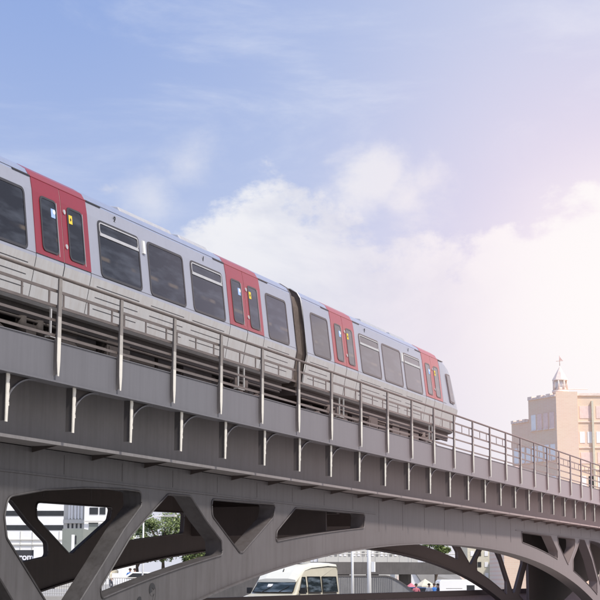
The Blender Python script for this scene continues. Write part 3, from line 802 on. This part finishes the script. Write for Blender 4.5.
# pilastered building and white corner block
f = 255
e, fr, w = facing('apartment_building', rr(62, f), rr(83, f), f, 20, 0, 30, 'greywall', 'pale grey building with narrow vertical pilasters', 'building')
for u in (67.0, 70.0, 73.6, 76.6, 80): fr('pilaster', rr(u, f), rr(u+1.3, f), zz(519, f), 30, 'whitewall', .35)
for u in (68.4, 72.0, 75.2, 78.4): fr('window', rr(u, f), rr(u+1.3, f), zz(518, f), zz(496, f), 'paleglass', .05)
fr('string_course', rr(62, f), rr(83, f), zz(523, f), zz(519.2, f), 'greywall', .5)
for u in (66, 70.2, 74.4, 78.6): fr('window', rr(u, f), rr(u+1.8, f), zz(528, f), zz(523.4, f), 'darkglass', .05)
e, fr, w = facing('corner_house', rr(82.8, f-6), rr(122, f-6), f-6, 20, 0, 28, 'whitewall', 'bright white house with wide dark windows beside the pilastered building', 'building')
f = f-6
for v in (507, 490, 473):
    a = fr('window', rr(88, f), rr(96.6, f), zz(v+7, f), zz(v, f), 'darkglass', .08)
    fr('window', rr(98.2, f), rr(104, f), zz(v+7, f), zz(v, f), 'darkglass', .08)
fr('ledge', rr(82.8, f), rr(122, f), zz(521.6, f), zz(520.6, f), 'greywall', .5)
a = fr('window', rr(87.6, f), rr(96.8, f), zz(541, f), zz(523, f), 'greenwall', .08)
fr('glazing_bar', rr(87.4, f), rr(97, f), zz(523.4, f), zz(522.4, f), 'darkglass', .12)
fr('window', rr(98.2, f), rr(110, f), zz(541, f), zz(523, f), 'paleglass', .08)
f = 215
e, fr, w = facing('annexe', rr(61, f), rr(82, f), f, 12, 0, zz(528.5, f), 'greenwall', 'low grey green annexe with flat roof below the pilastered building', 'building')
fr('door_panel', rr(74, f), rr(75.5, f), zz(544, f), zz(535.5, f), 'darkglass', .05)
q = empty('advertising_pillar', (*V(rr(72, 190), 190), 1.1), TH-math.pi/2, 'narrow white illuminated pillar standing before the low annexe', 'pillar')
k = MB(); k.box(-.17, .17, -.1, .1, 0, zz(534.5, 190)-1.1); obj('panel', k, 'whitewall', q, local=True)
k = MB(); k.box(-.3, .5, -.3, .3, -.1, .12); obj('foot', k, 'darkconc', q, local=True)

# pale buildings behind the overpass
f = 205
e, fr, w = facing('terrace_house', rr(318, f), rr(418, f), f, 14, 0, zz(541, f), 'greywall', 'pale long terrace with small grey windows above the overpass', 'building')
for k in range(20): fr('window', rr(321+4.6*k, f), rr(323.4+4.6*k, f), zz(556, f), zz(551.5, f), 'paleglass' if k % 3 else 'roofgrey', .06)
for k in range(20): fr('window', rr(321+4.6*k, f), rr(323.4+4.6*k, f), zz(549, f), zz(545, f), 'roofgrey' if k % 4 == 0 else 'greenwall', .06)
fr('cornice', rr(318, f), rr(418, f), zz(543, f), zz(541, f), 'greywall', .4)
f = 190
e, fr, w = facing('brick_hall', rr(395, f), rr(470, f), f, 10, 0, zz(572, f), 'greywall', 'long pale hall seen under the overpass', 'building')
for k in range(8): fr('window', rr(397+9*k, f), rr(401+9*k, f), zz(581, f), zz(576, f), 'copper', .05)
# small gabled hall with grey roof
f = 175
gh = empty('gabled_hall', (*V(rr(414, f), f), 0), TH-math.pi/2+R(0), 'small white gabled hall with sloping grey metal roof and square chimney', 'building')
q = MB(); q.prism([(-1.0, 0), (.9, 0), (.9, 1.35), (.1, 2.9), (-1.0, 2.9)], 0, 6, 'y'); obj('wall', q, 'whitewall', gh, local=True)
q = MB(); q.add([(-.1, -.2, 3.05), (4.9, 3, 2.85), (5.8, .5, 1.45), (1.05, -.5, 1.30), (-.1, .0, 2.9), (4.9, 3.2, 2.7), (5.8, .7, 1.3), (1.05, -.3, 1.15)], [(0,3,2,1), (4,5,6,7), (0,1,5,4), (1,2,6,5), (2,3,7,6), (3,0,4,7)])
obj('roof', q, 'roofgrey', gh, local=True)
q = MB(); q.box(.9, 5.6, .8, 1.0, 0, 1.35); obj('side_wall', q, 'greenwall', gh, local=True)
q = MB(); q.box(-.55, .15, .6, 1.2, 2.6, 4.4); obj('chimney', q, 'greywall', gh, local=True)
# buildings seen through the far arch on the right
f = 200
e, fr, w = facing('yellow_house', rr(468, f), rr(500, f), f, 12, 0, zz(546, f), 'creamcloth', 'yellowish house glimpsed between the struts of the far arch', 'building')
for k in range(4):
    for v in (551, 562, 573): fr('window', rr(471+7*k, f), rr(474.5+7*k, f), zz(v+5, f), zz(v, f), 'darkglass' if k % 2 else 'paleglass', .06)
f = 195
e, fr, w = facing('warehouse', rr(500, f), rr(535, f), f, 12, 0, zz(552, f), 'greenwall', 'grey green warehouse with white fascia behind the right arch struts', 'building')
fr('white_fascia', rr(500, f), rr(535, f), zz(566, f), zz(563.5, f), 'whitewall', .3)
fr('loading_door', rr(504, f), rr(510, f), zz(582, f), zz(570, f), 'whitewall', .06)

# ------------------------------------------------------------------ vehicles and stalls far off
def box_van(r, f, L, H, rz, m, label, cat):
    e = empty('parked_van', (*V(r, f), 0), TH-math.pi/2+rz, label, cat, None)
    b = MB(); b.prism([(-L/2, .3), (L/2, .3), (L/2+.05, H*.5), (L/2-.25, H*.93), (L/2-.5, H), (-L/2+.15, H), (-L/2, H*.92)], -.9, .9, 'y'); obj('body', b, m, e, local=True, bevel=.05)
    for s_ in (-1, 1):
        g = MB(); g.box(L*.12, L*.3, min(s_*.9, s_*.91), max(s_*.9, s_*.91), H*.45, H*.78); obj('window', g, 'darkglass', e, local=True)
        g = MB(); g.box(-L*.35, L*.02, min(s_*.9, s_*.905), max(s_*.9, s_*.905), H*.64, H*.66); obj('side_stripe', g, 'roofgrey', e, local=True)
        for x in (-L*.3, L*.32):
            wq = MB(); wq.tube([(x, s_*.7, .3), (x, s_*.93, .3)], .3, 14); obj('wheel', wq, 'tyre', e, local=True)
    return e
box_van(rr(459, 128), 128, 3.6, 1.98, R(6), 'whitewall', 'white caravan with one small dark window behind the parapet', 'caravan')
box_van(rr(541, 140), 140, 1.5, 1.25, R(0), 'whitewall', 'small white delivery van under the arch beside the trees', 'van')
box_van(rr(62, 150), 150, 4.4, 2.0, R(180), 'greywall', 'grey van behind the left arch strut', 'van')
def car(r, f, rz, m, label, z=0):
    e = empty('parked_car', (*V(r, f), z), TH-math.pi/2+rz, label, 'car')
    b = MB(); b.prism([(-2.1, .35), (2.1, .35), (2.15, .75), (1.2, .92), (.5, 1.42), (-1.1, 1.45), (-1.8, .98), (-2.15, .9)], -.82, .82, 'y'); obj('body', b, m, e, local=True, bevel=.05)
    for s_ in (-1, 1):
        g = MB(); g.prism([(.95, .95), (.42, 1.34), (-1.0, 1.36), (-1.5, 1.0)], min(s_*.822, s_*.84), max(s_*.822, s_*.84), 'y'); obj('window', g, 'darkglass', e, local=True)
        for x in (-1.35, 1.35):
            wq = MB(); wq.tube([(x, s_*.62, .32), (x, s_*.86, .32)], .32, 14); obj('wheel', wq, 'tyre', e, local=True)
    return e
car(rr(419, 122), 122, R(0), 'bluepaint', 'dark blue car parked below the small gabled hall')
car(rr(148, 112), 112, R(0), 'whitewall', 'white car parked on the promenade under the trees', 1.1)
def parasol(r, f, h, rad, m, label, z=0):
    e = empty('market_parasol', (*V(r, f), z), 0, label, 'parasol', None)
    q = MB(); q.tube([(0, 0, 0), (0, 0, h)], .03, 6); obj('pole', q, 'white', e, local=True)
    q = MB(); n = 8; vs = [(0, 0, h+.05)]+[(rad*math.cos(2*math.pi*k/n), rad*math.sin(2*math.pi*k/n), h-.5) for k in range(n)]+[(rad*math.cos(2*math.pi*k/n), rad*math.sin(2*math.pi*k/n), h-.7) for k in range(n)]
    q.add(vs, [(0, 1+k, 1+(k+1)%n) for k in range(n)]+[(1+k, 1+n+k, 1+n+(k+1)%n, 1+(k+1)%n) for k in range(n)]); obj('canopy', q, m, e, local=True)
parasol(rr(402, 118), 118, 1.75, .75, 'pinkcloth', 'pink parasol at the right end of the ramp wall')
parasol(rr(411, 124), 124, 1.7, .8, 'pinkcloth', 'second pink parasol just left of the gabled hall door')
parasol(rr(425, 128), 128, 2.0, .9, 'creamcloth', 'cream parasol in front of the grey roofed hall')
parasol(rr(106, 124), 124, 2.1, 1.0, 'creamcloth', 'cream parasol on the promenade behind the left strut', 1.1)

# ------------------------------------------------------------------ people
def person(r, f, z, rz, top, bottom, label, arm=0.3, stride=.12):
    e = empty('person', (*V(r, f), z), TH-math.pi/2+rz, label, 'person')
    J = {'pel': (0,0,.95), 'chest': (0,0,1.28), 'neck': (0,0,1.46), 'head': (0,-.01,1.60), 'top': (0,0,1.70),
         'hl': (.10,0,.90), 'kl': (.11,-.04-stride,.50), 'al': (.11,stride,.08), 'tl': (.12,stride-.16,.03),
         'hr': (-.10,0,.90), 'kr': (-.11,-.04+stride*.5,.50), 'ar': (-.11,-stride,.08), 'tr': (-.12,-stride-.16,.03),
         'sl': (.19,0,1.38), 'el': (.26,.02,1.12), 'wl': (.25,-.10-arm*.4,.92+arm*.3), 'fl': (.24,-.16-arm*.5,.86+arm*.4),
         'sr': (-.19,0,1.38), 'er': (-.26,.02,1.12), 'wr': (-.25,-.10,.90), 'fr': (-.24,-.14,.80)}
    rad = {'pel': .15, 'chest': .16, 'neck': .06, 'head': .095, 'top': .07, 'hl': .10, 'kl': .065, 'al': .045, 'tl': .035, 'hr': .10, 'kr': .065, 'ar': .045, 'tr': .035,
           'sl': .07, 'el': .048, 'wl': .034, 'fl': .03, 'sr': .07, 'er': .048, 'wr': .034, 'fr': .03}
    E_ = [('pel','chest'),('chest','neck'),('neck','head'),('head','top'),('pel','hl'),('hl','kl'),('kl','al'),('al','tl'),('pel','hr'),('hr','kr'),('kr','ar'),('ar','tr'),
          ('chest','sl'),('sl','el'),('el','wl'),('wl','fl'),('chest','sr'),('sr','er'),('er','wr'),('wr','fr')]
    names = list(J); me = bpy.data.meshes.new('body'); me.from_pydata([J[n] for n in names], [(names.index(a), names.index(b)) for a, b in E_], [])
    t = bpy.data.objects.new('body', me); COL.objects.link(t)
    t.modifiers.new('s', 'SKIN'); 
    for i, n in enumerate(names): me.skin_vertices[0].data[i].radius = (rad[n], rad[n]*(.75 if n in ('chest', 'pel') else 1)); 
    me.skin_vertices[0].data[0].use_root = True
    t.modifiers.new('u', 'SUBSURF').levels = 1
    dg = bpy.context.evaluated_depsgraph_get(); m2 = bpy.data.meshes.new_from_object(t.evaluated_get(dg)); bpy.data.objects.remove(t)
    m2.materials.clear()
    for k in (top, bottom, 'skin', 'tyre'): m2.materials.append(M[k])
    for p in m2.polygons:
        c = p.center; p.use_smooth = True
        p.material_index = 2 if (c.z > 1.46 or (abs(c.x) > .2 and c.z < 1.08)) else (0 if c.z > .93 else (3 if c.z < .07 else 1))
    o = bpy.data.objects.new('body', m2); COL.objects.link(o); o.parent = e
    hb = MB()
    rings = []
    for k in range(5):
        a = k/4*math.pi/2*.95; z_ = 1.62+.13*math.sin(a); rr_ = .115*math.cos(a)+.01
        rings.append([(rr_*math.cos(2*math.pi*i/10), .02+rr_*math.sin(2*math.pi*i/10), z_) for i in range(10)])
    hb.loft(rings, smooth=True); obj('hair', hb, 'hair', e, local=True)
    return e
person(rr(130.0, 116), 116, 1.1, R(180), 'blue', 'denim', 'person in a blue top standing by the promenade railing')
person(rr(134.6, 117), 117, 1.1, R(160), 'whitecloth', 'denim', 'person in a white top beside the person in blue', .6)
person(rr(110.5, 119), 119, 1.1, R(90), 'creamcloth', 'denim', 'person in a cream top at the left end of the promenade railing', .1)
person(rr(416, 112), 112, 0, R(180), 'pinkcloth', 'denim', 'person in a pink top near the pink parasols')
person(rr(429, 116), 116, 0, R(150), 'whitecloth', 'denim', 'person in white in front of the grey roofed hall', .4)
person(rr(434, 118), 118, 0, R(200), 'blue', 'denim', 'person in blue walking towards the white caravan', .5, .2)
person(rr(438, 114), 114, 0, R(90), 'denim', 'denim', 'person in dark clothes left of the white caravan', .2, .2)
# promenade railing
pr = empty('promenade_railing', (*V(-12.5, 95), 1.1), 0, 'grey railing of thin upright bars along the promenade edge', 'railing')
mb = MB()
mb.tube([(*V(-18, 95), 2.15), (*V(-8.2, 95), 2.15)], .035, 6); mb.tube([(*V(-18, 95), 1.25), (*V(-8.2, 95), 1.25)], .025, 6); obj('rail', mb, 'greywall', pr)
mb = MB()
for k in range(70): x, y = V(-18+.14*k, 95); mb.tube([(x, y, 1.1), (x, y, 2.15)], .014, 4, False)
obj('bars', mb, 'roofgrey', pr)['kind'] = 'stuff'

# ------------------------------------------------------------------ trees
def tree(r, f, z0, h, rad, n, label, seed, group='trees beyond the bridge'):
    g = random.Random(seed); x0, y0 = V(r, f)
    e = empty('leafy_tree', (x0, y0, z0), 0, label, 'tree', group)
    t = MB(); t.tube([(0, 0, 0), (.05, .03, h*.3), (0, .05, h*.6)], [.2*rad/2.5+.05, .14, .07], 8)
    cl = []
    for k in range(26):
        a = g.uniform(0, 2*math.pi); q = g.uniform(.25, .95)**.6; zc = g.uniform(-.8, .9)
        rr_ = rad*q*math.sqrt(max(.05, 1-zc*zc*.8)); c = Vector((rr_*math.cos(a), rr_*math.sin(a), h-rad*.8+zc*rad*.8))
        cl.append((c, g.uniform(.28, .5)*rad*.75)); 
        t.tube([(0, 0, h*.35+g.uniform(0, .25)*h), tuple(c*.6+Vector((0, 0, h*.2))), tuple(c)], [.07, .045, .015], 5)
    obj('trunk', t, 'bark', e, local=True)
    m_ = MB()
    for k in range(n):
        c, q = g.choice(cl); d = Vector((g.gauss(0, 1), g.gauss(0, 1), g.gauss(0, .8))); d = d.normalized()*q*g.uniform(.35, 1.05)
        p = c+d; s_ = g.uniform(.06, .12)*1.2; u = Vector((g.gauss(0, 1), g.gauss(0, 1), g.gauss(0, 1))).normalized(); w = u.orthogonal().normalized()
        m_.add([p-u*s_, p+w*s_*.5, p+u*s_, p-w*s_*.5], [(0, 1, 2, 3)])
    obj('crown', m_, 'leaf', e, local=True)
tree(rr(163, 122), 122, 1.1, 6.0, 2.3, 6500, 'largest green tree beyond the left arch opening', 1)
tree(rr(137, 126), 126, 1.1, 5.1, 1.8, 4500, 'rounder green tree left of the largest one', 2)
tree(rr(188, 120), 120, 1.1, 5.2, 2.0, 5000, 'green tree with low branches right of the largest one', 3)
tree(rr(213, 128), 128, 1.1, 4.4, 1.7, 3500, 'smaller green tree mostly behind the second strut', 4)
tree(rr(556, 150), 150, 0, 3.6, 1.6, 3500, 'small tree under the arch beside the small white van', 5)
tree(rr(436, 150), 150, 0, 5.8, 1.3, 3000, 'thin tree top showing between the far arch struts', 6)

# ------------------------------------------------------------------ brick building with turret (right)
bk = empty('brick_building', (*V(rr(553, 150)+.78, 150), 0), TH-math.pi/2, 'tall hazy orange brick building with a pointed corner turret', 'building')
ZT = 19.6
def U(u, f=150): return (u-553)/1575*f
a = R(62)                                              # the left wing recedes
q = MB(); q.box(0, U(575), 0, 12, 0, ZT+.35); obj('tower', q, 'brick', bk, local=True)
q = MB(); q.box(U(575)+.02, U(690), .5, 14, 0, ZT); obj('wall', q, 'brick', bk, local=True)
# left wing: local frame along its front
lw = lambda t, d: (-t*math.cos(a)+d*math.sin(a)*0-0.02, t*math.sin(a)+.05)
def wing(name, t0, t1, z0, z1, m, proud=0.0, thick=.3):
    dx, dy = -math.cos(a), math.sin(a); nx, ny = -math.sin(a), -math.cos(a)
    P = []
    for t, o_ in ((t0, proud), (t1, proud), (t1, proud-thick), (t0, proud-thick)): P.append((dx*t+nx*o_, .05+dy*t+ny*o_))
    g = MB(); g.prism(P, z0, z1, 'z'); return obj(name, g, m, bk, local=True)
W1, W2 = 4.5, 7.4
wing('wall', 0, W1, 0, ZT-.1, 'brick', 0, 6); wing('wall', W1+.01, W2, 0, ZT-2.2, 'brick', 0, 6)
for k in range(6):
    wing('cornice_step', k*W1/6, (k+1)*W1/6-.05, ZT-.1, ZT+.1+(.15 if k % 2 else 0), 'copper', .12, .5)
    wing('cornice_step', W1+k*(W2-W1)/6, W1+(k+1)*(W2-W1)/6-.05, ZT-2.2, ZT-2.0+(.12 if k % 2 else 0), 'copper', .12, .5)
for zr in (ZT-3.1, ZT-6.2, ZT-9.3):
    for k in range(7):
        t0 = .30+k*1.0
        if zr > ZT-4 and t0 > W1-.8: continue
        wing('window', t0, t0+.72, zr, zr+1.5, 'paleglass' if not (zr > ZT-4 and k < 3) else 'redpanel', .05, .1)
        wing('window_sill', t0-.05, t0+.77, zr-.12, zr, 'copper', .12, .2)
def bf(name, x0, x1, z0, z1, m, y=.46): g = MB(); g.box(x0, x1, y, y+.3, z0, z1); return obj(name, g, m, bk, local=True)
for x0 in (U(577), U(594), U(611), U(628)):
    bf('window', x0+.05, x0+1.25, ZT-2.2, ZT-1.0, 'redpanel')
    bf('window', x0, x0+.5, ZT-4.6, ZT-3.5, 'paleglass'); bf('window', x0+.75, x0+1.25, ZT-4.6, ZT-3.5, 'paleglass')
    bf('window', x0+.05, x0+1.25, ZT-6.6, ZT-5.5, 'redpanel')
    bf('window', x0, x0+.5, ZT-9.0, ZT-7.8, 'paleglass'); bf('window', x0+.75, x0+1.25, ZT-9.0, ZT-7.8, 'darkglass')
    bf('window', x0+.05, x0+1.25, ZT-11.2, ZT-10, 'redpanel')
bf('pilaster', U(589.5), U(591.5), 0, ZT-.5, 'creamcloth', .2)
bf('cornice', U(575)+.03, U(690), ZT, ZT+.25, 'copper', .35)
for zc in (ZT-2.6, ZT-5.1, ZT-7.2): bf('string_course', U(575)+.03, U(690), zc, zc+.1, 'copper', .40)
# turret
tc = Vector((U(560), 1.2, ZT+.35))
g = MB(); g.tube([tc, tc+Vector((0, 0, .25))], .82, 8); tur = obj('turret', g, 'copper', bk, local=True)
g = MB()
for k in range(8):
    an = 2*math.pi*k/8+.39; p = tc+Vector((.68*math.cos(an), .68*math.sin(an), .25)); g.tube([p, p+Vector((0, 0, .95))], .07, 6)
g.tube([tc+Vector((0, 0, .25)), tc+Vector((0, 0, .5))], .6, 8); g.tube([tc+Vector((0, 0, 1.2)), tc+Vector((0, 0, 1.3))], .78, 8)
obj('lantern_columns', g, 'copper', tur, local=True)
g = MB(); g.tube([tc+Vector((0, 0, .5)), tc+Vector((0, 0, 1.2))], .5, 8); obj('lantern_glass', g, 'paleglass', tur, local=True)
g = MB(); g.tube([tc+Vector((0, 0, 1.3)), tc+Vector((0, 0, 2.6))], [.78, .04], 8); g.sm = [False]*len(g.sm); obj('spire', g, 'copper', tur, local=True)
g = MB(); g.tube([tc+Vector((0, 0, 2.7)), tc+Vector((0, 0, 3.7))], .03, 6); g.tube([tc+Vector((-.35, 0, 3.15)), tc+Vector((.35, 0, 3.2))], .025, 5)
g.prism([(tc.x-.05, tc.z+3.22), (tc.x+.3, tc.z+3.24), (tc.x+.02, tc.z+3.6)], tc.y-.01, tc.y+.01, 'y'); obj('weather_vane', g, 'redroof', tur, local=True)
g = MB(); g.tube([(U(567), 1.2, ZT+.75), (U(588), 1.2, ZT+.72)], .04, 5); obj('roof_rail', g, 'copper', bk, local=True)

# low building with dark roof just behind the deck
lb = empty('low_house', (*V(rr(514, 104), 104), 0), TH-math.pi/2, 'low house with dark red roof just above the deck railing', 'building')
x0, x1 = (500-514)/1575*104, (534-514)/1575*104
g = MB(); g.box(x0+.3, x1, 0, 8, 0, 8.9); obj('wall', g, 'brick', lb, local=True)
g = MB(); g.add([(x0-.4, -.4, 8.7), (x1+.3, -.4, 8.7), (x1+.3, 8.4, 8.7), (x0-.4, 8.4, 8.7), (x0+1.0, 3, 9.7), (x1-.5, 3, 9.7), (x1-.5, 5, 9.7), (x0+1.0, 5, 9.7)], [(0,3,2,1), (4,5,6,7), (0,1,5,4), (1,2,6,5), (2,3,7,6), (3,0,4,7)])
obj('roof', g, 'redroof', lb, local=True)
for k in range(1):
    g = MB(); xx = x0+.7+1.05*k; g.box(xx, xx+.5, -.04, .1, 7.7, 8.4); obj('window', g, 'paleglass', lb, local=True)

# ================================================================== SKY, SUN, CAMERA
SUN_AZ, SUN_EL = R(-112), R(52)                          # direction towards the sun, from +X
world = bpy.data.worlds.new('World'); scene.world = world; world.use_nodes = True
nt = world.node_tree; N = nt.nodes; L = nt.links; N.clear()
out = N.new('ShaderNodeOutputWorld'); bg = N.new('ShaderNodeBackground'); L.new(bg.outputs[0], out.inputs[0])
sky = N.new('ShaderNodeTexSky'); sky.sky_type = 'NISHITA'; sky.sun_disc = False
sky.sun_elevation = SUN_EL; sky.sun_rotation = R(90)-SUN_AZ; sky.dust_density = 2.0; sky.air_density = 1.0; sky.ozone_density = 1.5
tc_ = N.new('ShaderNodeTexCoord'); D = tc_.outputs['Generated']
def vm(op, a, b=None, s=None):
    n = N.new('ShaderNodeVectorMath'); n.operation = op
    if isinstance(a, (tuple, list)): n.inputs[0].default_value = a
    else: L.new(a, n.inputs[0])
    if b is not None:
        if isinstance(b, (tuple, list)): n.inputs[1].default_value = b
        else: L.new(b, n.inputs[1])
    if s is not None:
        if isinstance(s, (int, float)): n.inputs['Scale'].default_value = s
        else: L.new(s, n.inputs['Scale'])
    return n.outputs['Value'] if op in ('DOT_PRODUCT', 'LENGTH') else n.outputs[0]
def ma(op, a, b=0.0, c=0.0, clamp=False):
    n = N.new('ShaderNodeMath'); n.operation = op; n.use_clamp = clamp
    for i, q in enumerate((a, b, c)):
        if isinstance(q, (int, float)): n.inputs[i].default_value = q
        else: L.new(q, n.inputs[i])
    return n.outputs[0]
def smooth(x, a, b):
    n = N.new('ShaderNodeMapRange'); n.interpolation_type = 'SMOOTHSTEP'; L.new(x, n.inputs[0])
    n.inputs[1].default_value = a; n.inputs[2].default_value = b; return n.outputs[0]
def mixc(f, a, b, blend='MIX'):
    n = N.new('ShaderNodeMix'); n.data_type = 'RGBA'; n.blend_type = blend
    if isinstance(f, (int, float)): n.inputs[0].default_value = f
    else: L.new(f, n.inputs[0])
    for i, q in ((6, a), (7, b)):
        if isinstance(q, tuple): n.inputs[i].default_value = (*q, 1)
        else: L.new(q, n.inputs[i])
    return n.outputs[2]
def noise(vec, scale, detail=8, rough=.55, dist=0.0):
    n = N.new('ShaderNodeTexNoise'); L.new(vec, n.inputs[0]); n.inputs['Scale'].default_value = scale
    n.inputs['Detail'].default_value = detail; n.inputs['Roughness'].default_value = rough; n.inputs['Distortion'].default_value = dist
    return n.outputs['Fac']
right = (math.sin(TH), -math.cos(TH), 0)
az = vm('DOT_PRODUCT', D, right)                       # azimuth-like coordinate, east-west in this town
sep = N.new('ShaderNodeSeparateXYZ'); L.new(D, sep.inputs[0]); el = sep.outputs['Z']
nis = vm('SCALE', sky.outputs[0], s=0.10)
# clear air: lavender blue, paler low down and towards the right
g1 = mixc(smooth(el, .0, .42), (.70, .75, .90), (.30, .43, .80))
g1 = mixc(smooth(az, -.16, .20), g1, (.63, .68, .89))
g1 = mixc(.12, g1, nis)
g1 = mixc(smooth(el, .085, .0), g1, (.93, .93, .95))
# thin cirrus
mp = N.new('ShaderNodeMapping'); L.new(D, mp.inputs[0]); mp.inputs['Rotation'].default_value = (0, R(8), R(20)); mp.inputs['Scale'].default_value = (1.2, 2.0, 7.0)
ci = noise(mp.outputs[0], 2.6, 9, .62, .4)
cim = ma('MULTIPLY', smooth(ci, .45, .78), smooth(el, .16, .30))
g2 = mixc(ma('MULTIPLY', cim, .62), g1, (.78, .82, .93))
# cumulus bank: a wavy top edge that depends on the bearing
u = N.new('ShaderNodeMapRange'); L.new(az, u.inputs[0]); u.inputs[1].default_value = -.22; u.inputs[2].default_value = .22
fc = N.new('ShaderNodeFloatCurve'); L.new(u.outputs[0], fc.inputs[1])
cv = fc.mapping.curves[0]
def zpx(v): return math.sin(R(10.132)+math.atan((300-v)/1550))
def upx(x): return ((x-300)/1560/ (1) +.22)/.44
pts = [(0, .12/.4), (upx(95), zpx(205)/.4), (upx(165), zpx(232)/.4), (upx(205), zpx(208)/.4), (upx(232), zpx(192)/.4), (upx(262), zpx(180)/.4), (upx(292), zpx(186)/.4), (upx(330), zpx(212)/.4),
       (upx(380), zpx(235)/.4), (upx(450), zpx(243)/.4), (upx(515), zpx(232)/.4), (upx(555), zpx(205)/.4), (upx(600), zpx(190)/.4), (1, .24/.4)]
cv.points[0].location = pts[0]; cv.points[1].location = pts[-1]
for p in pts[1:-1]: cv.points.new(*p)
fc.mapping.update()
topz = ma('MULTIPLY', fc.outputs[0], .4)
mp2 = N.new('ShaderNodeMapping'); L.new(D, mp2.inputs[0]); mp2.inputs['Scale'].default_value = (1, 1, 1.5)
nz = noise(mp2.outputs[0], 20, 12, .60, .1)
edge = ma('ADD', ma('SUBTRACT', topz, el), ma('MULTIPLY', ma('SUBTRACT', nz, .5), .095))
bank = smooth(edge, -.004, .013)
# a detached softer cloud
def blob(c, rad, soft, sq=1.0):
    d = vm('SUBTRACT', D, c); d2 = vm('MULTIPLY', d, (1, 1, sq)); ln = vm('LENGTH', d2)
    return ma('ADD', ma('SUBTRACT', rad, ln), ma('MULTIPLY', ma('SUBTRACT', nz, .5), soft))
b1 = smooth(blob((.917, .3105, .251), .030, .07, 1.35), -.010, .020)
b2 = smooth(blob((.9265, .288, .2420), .026, .07, 1.35), -.010, .020)
b3 = smooth(blob((.8705, .418, .260), .018, .05, 1.0), -.010, .025)
b4 = smooth(blob((.866, .4425, .236), .020, .05, 1.0), -.010, .025)
small = ma('MAXIMUM', ma('MAXIMUM', b1, b2), ma('MULTIPLY', ma('MAXIMUM', b3, b4), .7))
nl = noise(mp2.outputs[0], 7, 6, .6, .3)
cc = mixc(smooth(nl, .38, .62), (.65, .68, .80), (.90, .90, .93))
cc = mixc(smooth(el, .24, .10), cc, (.72, .73, .83))
g3 = mixc(ma('MULTIPLY', bank, .95), g2, cc)
g3 = mixc(ma('MULTIPLY', small, .85), g3, (.86, .86, .90))
# veiled bright sky on the right, pinkish fringe then warm white
SD = (.970, .151, .172)
gd = vm('LENGTH', vm('SUBTRACT', D, SD))
pink = ma('POWER', smooth(gd, .27, .0), 1.1)
core = ma('POWER', smooth(gd, .135, .0), 1.2)
g4 = mixc(ma('MULTIPLY', pink, .74), g3, (1.0, .80, .88))
g5 = mixc(ma('MULTIPLY', core, .85), g4, (1.04, .985, .975))
bankglow = ma('MULTIPLY', ma('MULTIPLY', bank, smooth(az, .04, .20)), .8)
g5 = mixc(bankglow, g5, (1.0, .965, .96))
# below the horizon: ground haze colour
g6 = mixc(smooth(el, .0, -.03), g5, (.30, .29, .28))
L.new(g6, bg.inputs[0]); bg.inputs[1].default_value = 1.0

sd = bpy.data.lights.new('sun', 'SUN'); sd.energy = 3.5; sd.angle = R(5); sd.color = (1.0, .95, .87)
so = bpy.data.objects.new('sun', sd); COL.objects.link(so)
dirv = Vector((math.cos(SUN_EL)*math.cos(SUN_AZ), math.cos(SUN_EL)*math.sin(SUN_AZ), math.sin(SUN_EL)))
so.rotation_euler = dirv.to_track_quat('Z', 'Y').to_euler(); so.location = (30, -20, 60)

cam = bpy.data.cameras.new('camera'); co = bpy.data.objects.new('camera', cam); COL.objects.link(co); scene.camera = co
cam.sensor_width = 36; cam.lens = 36*1550/600; cam.clip_start = .1; cam.clip_end = 6000
co.location = (0, 0, EYE); co.rotation_euler = (R(90+10.1323), 0, TH-math.pi/2)
scene.view_settings.view_transform = 'Standard'; scene.view_settings.look = 'None'; scene.view_settings.exposure = 0
scene.cycles.use_denoising = True
scene.cycles.max_bounces = 6
